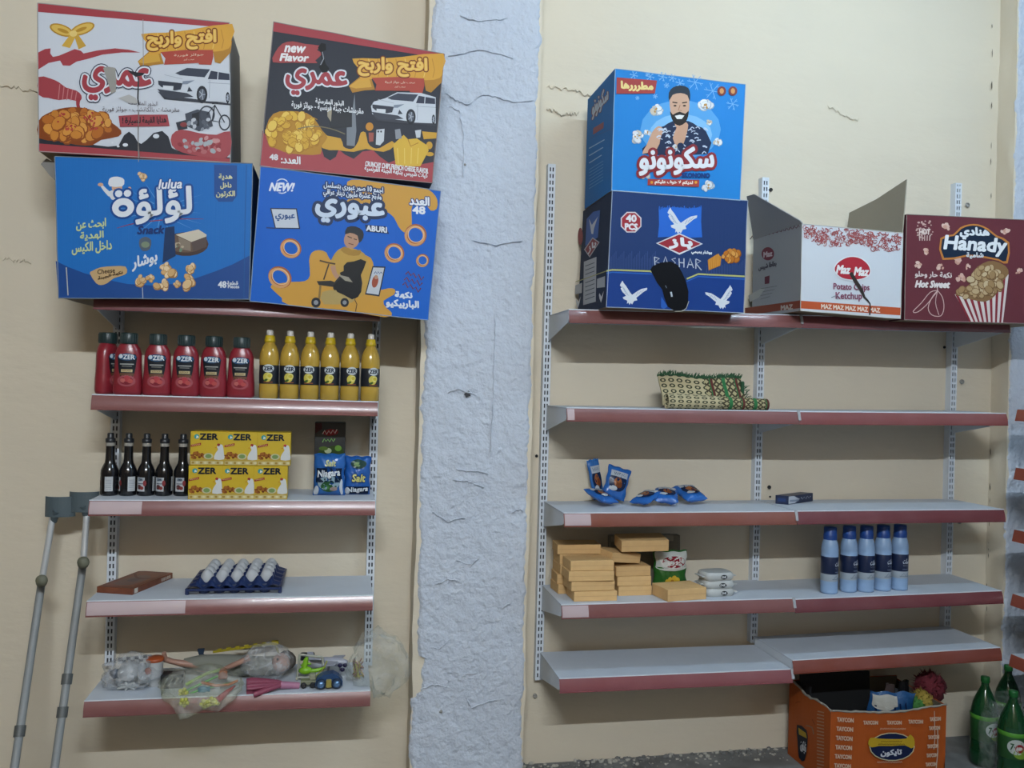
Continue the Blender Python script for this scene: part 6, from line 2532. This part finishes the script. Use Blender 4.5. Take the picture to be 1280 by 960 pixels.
# white wipe packs
m_wp = mat('#c9cbc8', .35, bump=(45, .3, (1, 1, 1)))
g = atz(902, 747, z4a)
for k in range(3):
    t = thing('wipes_pack', 'white soft pack with a black mark, %s of the stack of three' % ('bottom', 'middle', 'top')[k], 'pack', (g.x - .002 * k, g.y + .05, z4a + .0300 * k), 'white soft packs', (0, 0, (.06, -.04, .10)[k]))
    mb = MB()
    w2, d2, hh = .062, .045, .0292
    rings = []
    rr = random.Random(k)
    for j in range(7):
        f_ = j / 6
        sc_ = .78 + .22 * math.sin(PI * (.08 + .84 * f_)) ** .6
        rings.append([(w2 * sc_ * math.copysign(abs(math.cos(a)) ** .45, math.cos(a)) * (1 + rr.uniform(-.015, .015)), d2 * sc_ * math.copysign(abs(math.sin(a)) ** .45, math.sin(a)), .0004 + hh * f_) for a in [2 * PI * q / 28 for q in range(28)]])
    mb.loft(rings, m_wp)
    mb.build('body', t, False)
    mb = MB()
    for sg in (-1, 1):
        mb.hexa([(sg * (w2 * .97 + x), y, .013 + z) for z in (0, .004) for y in (-.03, .03) for x in (0, .012)], m_wp, .001)
    o = mb.build('end_seal', t, False)
    o['kind'] = 'stuff'
    p = Print(lambda x, z, e: Vector((x, -.0455 - e, z)), True, .4, .0006)
    p.ell(.010, .0145, .014, .0085, '#1c1e22')
    p.group('brand_lettering')
    p.text('DNK', .010, .0145, .020, .008, '#d6d8d8', (), .0006)
    p.build(t, False)

# blue bottles on the right bay
m_bb = mat('#9bb9de', .35, spec=.4)
bp = [(.029, 0), (.0345, .004), (.035, .012), (.0335, .015), (.035, .019), (.0335, .024), (.035, .029), (.0335, .034), (.035, .040), (.035, .150), (.0338, .153), (.035, .158), (.0335, .163), (.0348, .168), (.034, .185), (.031, .202), (.027, .213), (.0255, .218)]
root = thing('shampoo_bottle', 'x', 'bottle', (0, 0, 0), 'light blue bottles with navy labels')
root.scale = (.925, .925, .962)
mb = MB()
mb.lathe(bp, m_bb, 26)
mb.build('body', root, False)
mb = MB()
mb.lathe([(.0265, .215), (.0272, .217), (.0272, .236), (.0262, .238), (.0262, .262), (.0245, .2655), (.008, .266)], mat('#2450a0', .4), 24)
cp = mb.build('cap', root, False)
mb = MB()
for zz in (.221, .226, .231):
    mb.lathe([(.0273, zz), (.0277, zz + .001), (.0273, zz + .002)], mat('#1f478f', .4), 24, cap=False)
o = mb.build('cap_ridges', cp, False)
o['kind'] = 'stuff'
mb = MB()
mb.lathe([(.0352, .080), (.0354, .0805), (.0354, .1485), (.0352, .149)], mat('#1a2748', .3), 30, cap=False)
mb.build('label_sleeve', root, False)
mb = MB()
mb.lathe([(.0352, .052), (.0353, .0525), (.0353, .0795), (.0352, .080)], mat('#a9b3bd', .35), 30, cap=False)
mb.build('lower_label', root, False)
p = Print(round_map([(.0355, 0), (.0355, .3)]), True, .35, .0004, .00002, True)
p.group('label_lettering')
p.text('سكت', .006, .122, .030, .020, '#cfd8e4', (), .0008)
p.scrawl(.004, .104, .024, .007, '#b5c1d2', .0010, 5)
p.rect(-.010, .088, .018, .0900, '#8e9cb4', 0, 5)
p.rect(-.022, .060, .022, .0615, '#77818c', 0, 6)
p.line([(-.018, .058), (-.004, .074), (.004, .062), (.018, .072)], .0014, '#6d7884')
p.build(root, False)
bxs = [1036, 1060, 1081.5, 1102.5, 1123.5]
for i, px in enumerate(bxs):
    z = dz(3, 1.3, 'B')
    g = atz(px, (740, 738.5, 738.5, 737.5, 737)[i], z)
    lb = 'light blue bottle with blue cap and navy label, %s of the five' % nth(i, 5)
    loc = (g.x, g.y, dz(3, g.x, 'B'))
    rt_ = (0, 0, (.40, .28, .18, .22, .02)[i])
    if i == 0:
        root.location, root['label'] = loc, lb
        root.rotation_euler = rt_
    else:
        dup(root, loc, rt_, lb)

# ------------------------------------------------------------------ orange carton on the floor
Yo = -.36
FLt, FRt = at(1040, 884, Yo), at(1183, 886, Yo)
dpt = .30
wdt = FRt.x - FLt.x
xo0, xo1 = FLt.x, FRt.x
zo = (FLt.z + FRt.z) / 2
t = thing('floor_carton', 'open orange carton on the floor below the right shelves', 'carton', ((xo0 + xo1) / 2, Yo + dpt / 2, 0))
ORG = '#b3561f'
m_or = mat(ORG, .55, spec=.25, bump=(1.0, .05, (200, 3, 3)))
m_in = mat('#6d6455', .9)


def rim_z(s):                                   # torn, sagging upper rim; s runs along the front
    return zo - .012 * math.sin(PI * s) ** 2


mb = MB()
mb.grid(lambda u, v: (xo0 + wdt * u, Yo - .010 * math.sin(PI * u) * v, .001 + (rim_z(u) - .001) * v), 14, 4, m_or, False)
mb.build('front_panel', t, solid=.004)
zsl = lambda u: zo + .012 * u + .006 * math.sin(9 * u)
mb = MB()
mb.grid(lambda u, v: (xo0 - .006 * math.sin(PI * u) * v, Yo + dpt * u, .001 + (zsl(u) - .001) * v), 10, 4, m_or, False)
mb.build('side_panel', t, solid=-.004)
mb = MB()
mb.grid(lambda u, v: (xo1, Yo + dpt * u, .001 + (zo - .001) * v), 6, 3, m_or, False)
mb.build('side_panel', t, solid=.004)
mb = MB()
mb.grid(lambda u, v: (xo0 + wdt * u, Yo + dpt, .001 + (zo + .012 - .001) * v), 6, 3, m_or, False)
mb.build('back_panel', t, solid=-.004)
mb = MB()
mb.box(xo0 + .006, xo1 - .006, Yo + dpt - .010, Yo + dpt - .006, .006, zo + .012, m_in)
mb.box(xo1 - .010, xo1 - .006, Yo + .006, Yo + dpt - .011, .006, zo - .002, m_in)
mb.build('inner_lining', t)
mb = MB()
mb.box(xo0 + .004, xo1 - .004, Yo + .004, Yo + dpt - .004, .001, .005, m_in)
mb.build('bottom_panel', t)
mb = MB()
n_ = 26
rr = random.Random(6)
path = [Vector((xo0 + wdt * k / n_, Yo - .010 * math.sin(PI * k / n_) - .001, rim_z(k / n_) + rr.uniform(-.0015, .003))) for k in range(n_ + 1)]
mb.tube(path, [.0042 * rr.uniform(.7, 1.2) for _ in path], mat('#9d978b', .9), 6)
mb.build('torn_rim', t)
mb = MB()
path = [Vector((xo0 - .001 - .006 * math.sin(PI * k / 16), Yo + dpt * k / 16, zsl(k / 16) + rr.uniform(-.002, .004))) for k in range(17)]
mb.tube(path, [.0042 * rr.uniform(.7, 1.3) for _ in path], mat('#9d978b', .9), 6)
mb.build('torn_rim', t)
KO = 1280 / 220
p = Print(lambda x, y, e: at(980 + x / KO, 820 + y / KO, Yo - .0115 - e), e0=.0005)
CW = '#d9b8a0'
p.group('repeat_lettering')
for k in range(7):
    p.text('TAYCON', 446 - 4 * k, 465 + 67 * k, 118, 30, CW, (), 2, .06)
    p.text('TAYCON', 1100 - 6 * k, 458 + 66 * k, 78, 26, CW, (), 2, -.06)
for x, y in ((630, 485), (802, 485), (958, 478)):
    p.text('TAYCON', x, y, 104, 26, CW, (), 2, .0)
p.scrawl(792, 530, 185, 14, CW, 4, 6)
p.scrawl(768, 772, 180, 14, CW, 4, 7)
p.group('printed_badge')
p.ell(786, 660, 166, 104, '#c9bd98')
p.ell(786, 660, 158, 97, '#1b2548')
p.poly([(612, 640), (630, 595), (690, 600), (786, 604), (890, 600), (915, 570), (945, 600), (950, 650), (925, 672), (880, 650), (786, 655), (690, 655), (640, 665)], '#c3a22a', 2)
p.scrawl(782, 622, 150, 14, '#4a3a14', 4, 8)
p.scrawl(782, 642, 190, 13, '#4a3a14', 4, 9)
p.text('تايكون', 780, 705, 150, 48, '#d6d9e0', (), 3, -.05)
p.group('strap_marks')
p.line([(1094, 400), (1098, 600), (1090, 680)], 5, '#cfb9a6')
p.line([(1118, 520), (1118, 700), (1104, 850)], 6, '#cfb9a6')
p.build(t)
ps = Print(lambda x, y, e: atx(980 + x / KO, 820 + y / KO, xo0 - .0075) - Vector((e, 0, 0)))
ps.group('side_lettering')
for k in range(20):
    ps.line([(240, 400 + 24 * k), (292, 412 + 24 * k)], 8, '#b98f72')
ps.poly([(95, 500), (165, 540), (172, 640), (150, 760), (110, 740), (100, 620)], '#1c2230', 2)
ps.poly([(105, 520), (160, 560), (168, 600), (110, 570)], '#b5962c')
ps.text('تايكون', 140, 660, 40, 90, '#c9cbd0', (), 2, .9)
ps.line([(85, 340), (130, 335), (190, 430), (225, 500)], 4, '#7c3a1c', 2)
ps.line([(160, 505), (205, 520), (215, 570)], 6, '#8a7a66', 2)
ps.build(t)

# black inner box, and goods inside the carton
mb = MB()
tb = thing('black_tray', 'black card tray leaning inside the orange carton', 'tray', (xo0 + .13, Yo + .2, .01))
q0, q1 = at(1000, 850, Yo + .24), at(1088, 850, Yo + .24)
mb.hexa([(x, y, z) for z, dy in ((.008, 0), (zo + .055, .02)) for y in (Yo + .225 + dy, Yo + .235 + dy) for x in (max(xo0 + .012, q0.x), q1.x)], mat('#101113', .7), .002)
mb.build('back_wall', tb)
mb = MB()
mb.hexa([(x, y, z) for z in (.008, zo + .03) for y in (Yo + .17, Yo + .222) for x in (xo0 + .010, xo0 + .018)], mat('#15161a', .7), .001)
mb.build('side_wall', tb)


def pr_wave(p):
    for k in range(6):
        p.line([(.08 + .13 * k, .9), (.16 + .13 * k, .55), (.05 + .13 * k, .15)], .035, '#16264a', 4)
    p.rect(.03, .86, .55, .98, '#b9b6ac', 0, 16, 5)
    p.ell(.25, .86, .22, .05, '#b9b6ac')


t_ = soft_bag('detergent_bag', 'blue and white striped bag sticking out of the orange carton', 'bag', (at(1102, 890, Yo + .09).x, Yo + .10, .02), (.18, .05, -.05), .19, zo + .030, .07, '#24507f', 41, pr_wave)
# feather duster: coloured tufts
c = at(1158, 866, Yo + .12)
t = thing('feather_duster', 'fluffy duster with dark red, yellow and green tufts in the orange carton', 'duster', (c.x, c.y, .01))
rr = random.Random(8)
for nm, cc, rad, col, n_ in (('red_tuft', c + Vector((.02, 0, .025)), .078, ('#6e1f2c', '#7e2634', '#581824'), 420), ('yellow_tuft', c + Vector((-.03, -.02, -.02)), .056, ('#a8913a', '#b5a24a', '#8f7f30'), 220), ('green_tuft', c + Vector((-.065, -.03, -.035)), .044, ('#3f7a34', '#4c8a3e', '#2f6228'), 160)):
    mb = MB()
    for k in range(n_):
        a, b = rr.uniform(0, 6.28), math.acos(rr.uniform(-.7, 1))
        d = Vector((math.sin(b) * math.cos(a), math.sin(b) * math.sin(a), math.cos(b)))
        tip = cc + d * rad * rr.uniform(.72, 1.02)
        tip.x = min(tip.x, xo1 + .05 if tip.z > zo + .012 else xo1 - .012)
        s_ = d.cross(Vector((rr.uniform(-1, 1), rr.uniform(-1, 1), rr.uniform(-1, 1)))).normalized() * .0045
        md_ = cc + d * rad * .5
        mb.add([cc + d * .01, md_ + s_, tip, md_ - s_, md_ + d.cross(s_).normalized() * .003], [(0, 1, 4), (1, 2, 4), (2, 3, 4), (3, 0, 4)], mat(rr.choice(col), .8))
    mb.ball(cc, rad * .70, mat(col[0], .9), 14, 10, .16, rr)
    o = mb.build(nm, t)
    o['kind'] = 'stuff'
mb = MB()
mb.tube([c + Vector((-.01, .03, -.02)), Vector((c.x - .08, c.y + .02, .02))], .006, mat('#3a3228', .6), 8)
mb.build('handle', t)
# crinkled packets between bag and duster
for k, (px, py, cl, lb) in enumerate(((1112, 858, '#6a5a58', 'crinkled silver and pink packet behind the striped bag'), (1130, 854, '#2a2a2c', 'crinkled black packet next to the duster'), (1118, 864, '#4a4e54', 'crinkled grey packet at the back of the orange carton'))):
    c = at(px, py, Yo + .17 + .02 * k)
    t = thing('crinkled_packet', lb, 'packet', (c.x, c.y, .012), 'packets in the orange carton')
    mb = MB()
    rr = random.Random(50 + k)
    mb.loft([[(c.x + (.032 - .012 * j / 5) * math.cos(a) * rr.uniform(.8, 1.2), c.y + .012 * math.sin(a), .012 + (c.z + .01 - .012) * j / 5 + rr.uniform(-.006, .006) * (1 if j else 0)) for a in [2 * PI * q / 12 for q in range(12)]] for j in range(6)], mat(cl, .25, .3))
    mb.build('body', t)

# ------------------------------------------------------------------ green soda bottles in shrink wrap
m_gr = mat((0.012, 0.085, 0.028), .08, spec=.7, trans=.45, key='green_bottle_plastic')
sp_ = [(.036, .0), (.044, .006), (.047, .02), (.047, .06), (.0445, .075), (.047, .092), (.047, .175), (.0455, .20), (.040, .225), (.030, .252), (.019, .275), (.0135, .288), (.0130, .305)]
root = thing('soda_bottle', 'x', 'bottle', (0, 0, 0), 'green soda bottles on the floor')
root.scale = (1.08, 1.08, 1.10)
mb = MB()
mb.lathe(sp_, m_gr, 24)
mb.build('body', root, False)
mb = MB()
mb.lathe([(.014, .300), (.0155, .302), (.0155, .318), (.0145, .321), (.004, .322)], mat('#1d6a30', .4), 18)
mb.build('cap', root, False)
mb = MB()
mb.lathe([(.0476, .096), (.0478, .0965), (.0478, .1715), (.0476, .172)], mat('#26552a', .35), 28, cap=False)
lb_ = mb.build('label_sleeve', root, False)
mb = MB()
mb.lathe([(.0478, .172), (.0490, .175), (.0490, .184), (.0478, .187)], mat('#569c34', .4), 28, cap=False)
mb.build('carry_band', root, False)
p = Print(round_map([(.0479, 0), (.0479, .4)]), True, .35, .0003, .00002, True)
p.group('label_print')
p.ell(-.004, .140, .030, .026, '#c3c9c4')
p.ell(.012, .118, .026, .018, '#86a83e')
p.ell(.006, .136, .015, .015, '#9c2a30')
p.ell(.006, .136, .010, .006, '#c9b9b4')
p.text('7', -.018, .142, .010, .018, '#2f5a38', (), .001)
p.text('UP', .006, .136, .016, .009, '#e6e2dc', (), .0008)
p.build(root, False)
gr = [(1229, 955, 'green soda bottle nearest the orange carton'), (1264, 978, 'green soda bottle in front, at the lower right corner'), (1258, 936, 'green soda bottle behind, second from the orange carton'), (1292, 968, 'green soda bottle cut by the right border of the photo')]
for i, (px, py, lb) in enumerate(gr):
    g = atz(px, py, 0)
    loc = (g.x, g.y, 0.0005)
    if i == 0:
        root.location, root['label'] = loc, lb
        root.rotation_euler = (0, 0, .10)
    else:
        dup(root, loc, (0, 0, (.2, -.35, -.4, .3)[i]), lb)
g = atz(1268, 966, 0)
t = thing('shrink_wrap', 'torn clear plastic wrap around the green soda bottles', 'plastic wrap', (g.x, g.y, 0))
mb = MB()
rings = []
for j in range(12):
    z = .004 + .026 * j
    k = 1 - .25 * max(0, (j - 7) / 4)
    rings.append([(g.x + .135 * k * math.cos(a) * (1 + .10 * NZ.noise(Vector((math.cos(a) * 2, math.sin(a) * 2, z * 9)))), g.y + .125 * k * math.sin(a) * (1 + .10 * NZ.noise(Vector((math.cos(a) * 2, 5, z * 9)))), z) for a in [2 * PI * q / 36 for q in range(36)]])
mb.loft(rings, m_film, True, False)
mb.build('film', t)
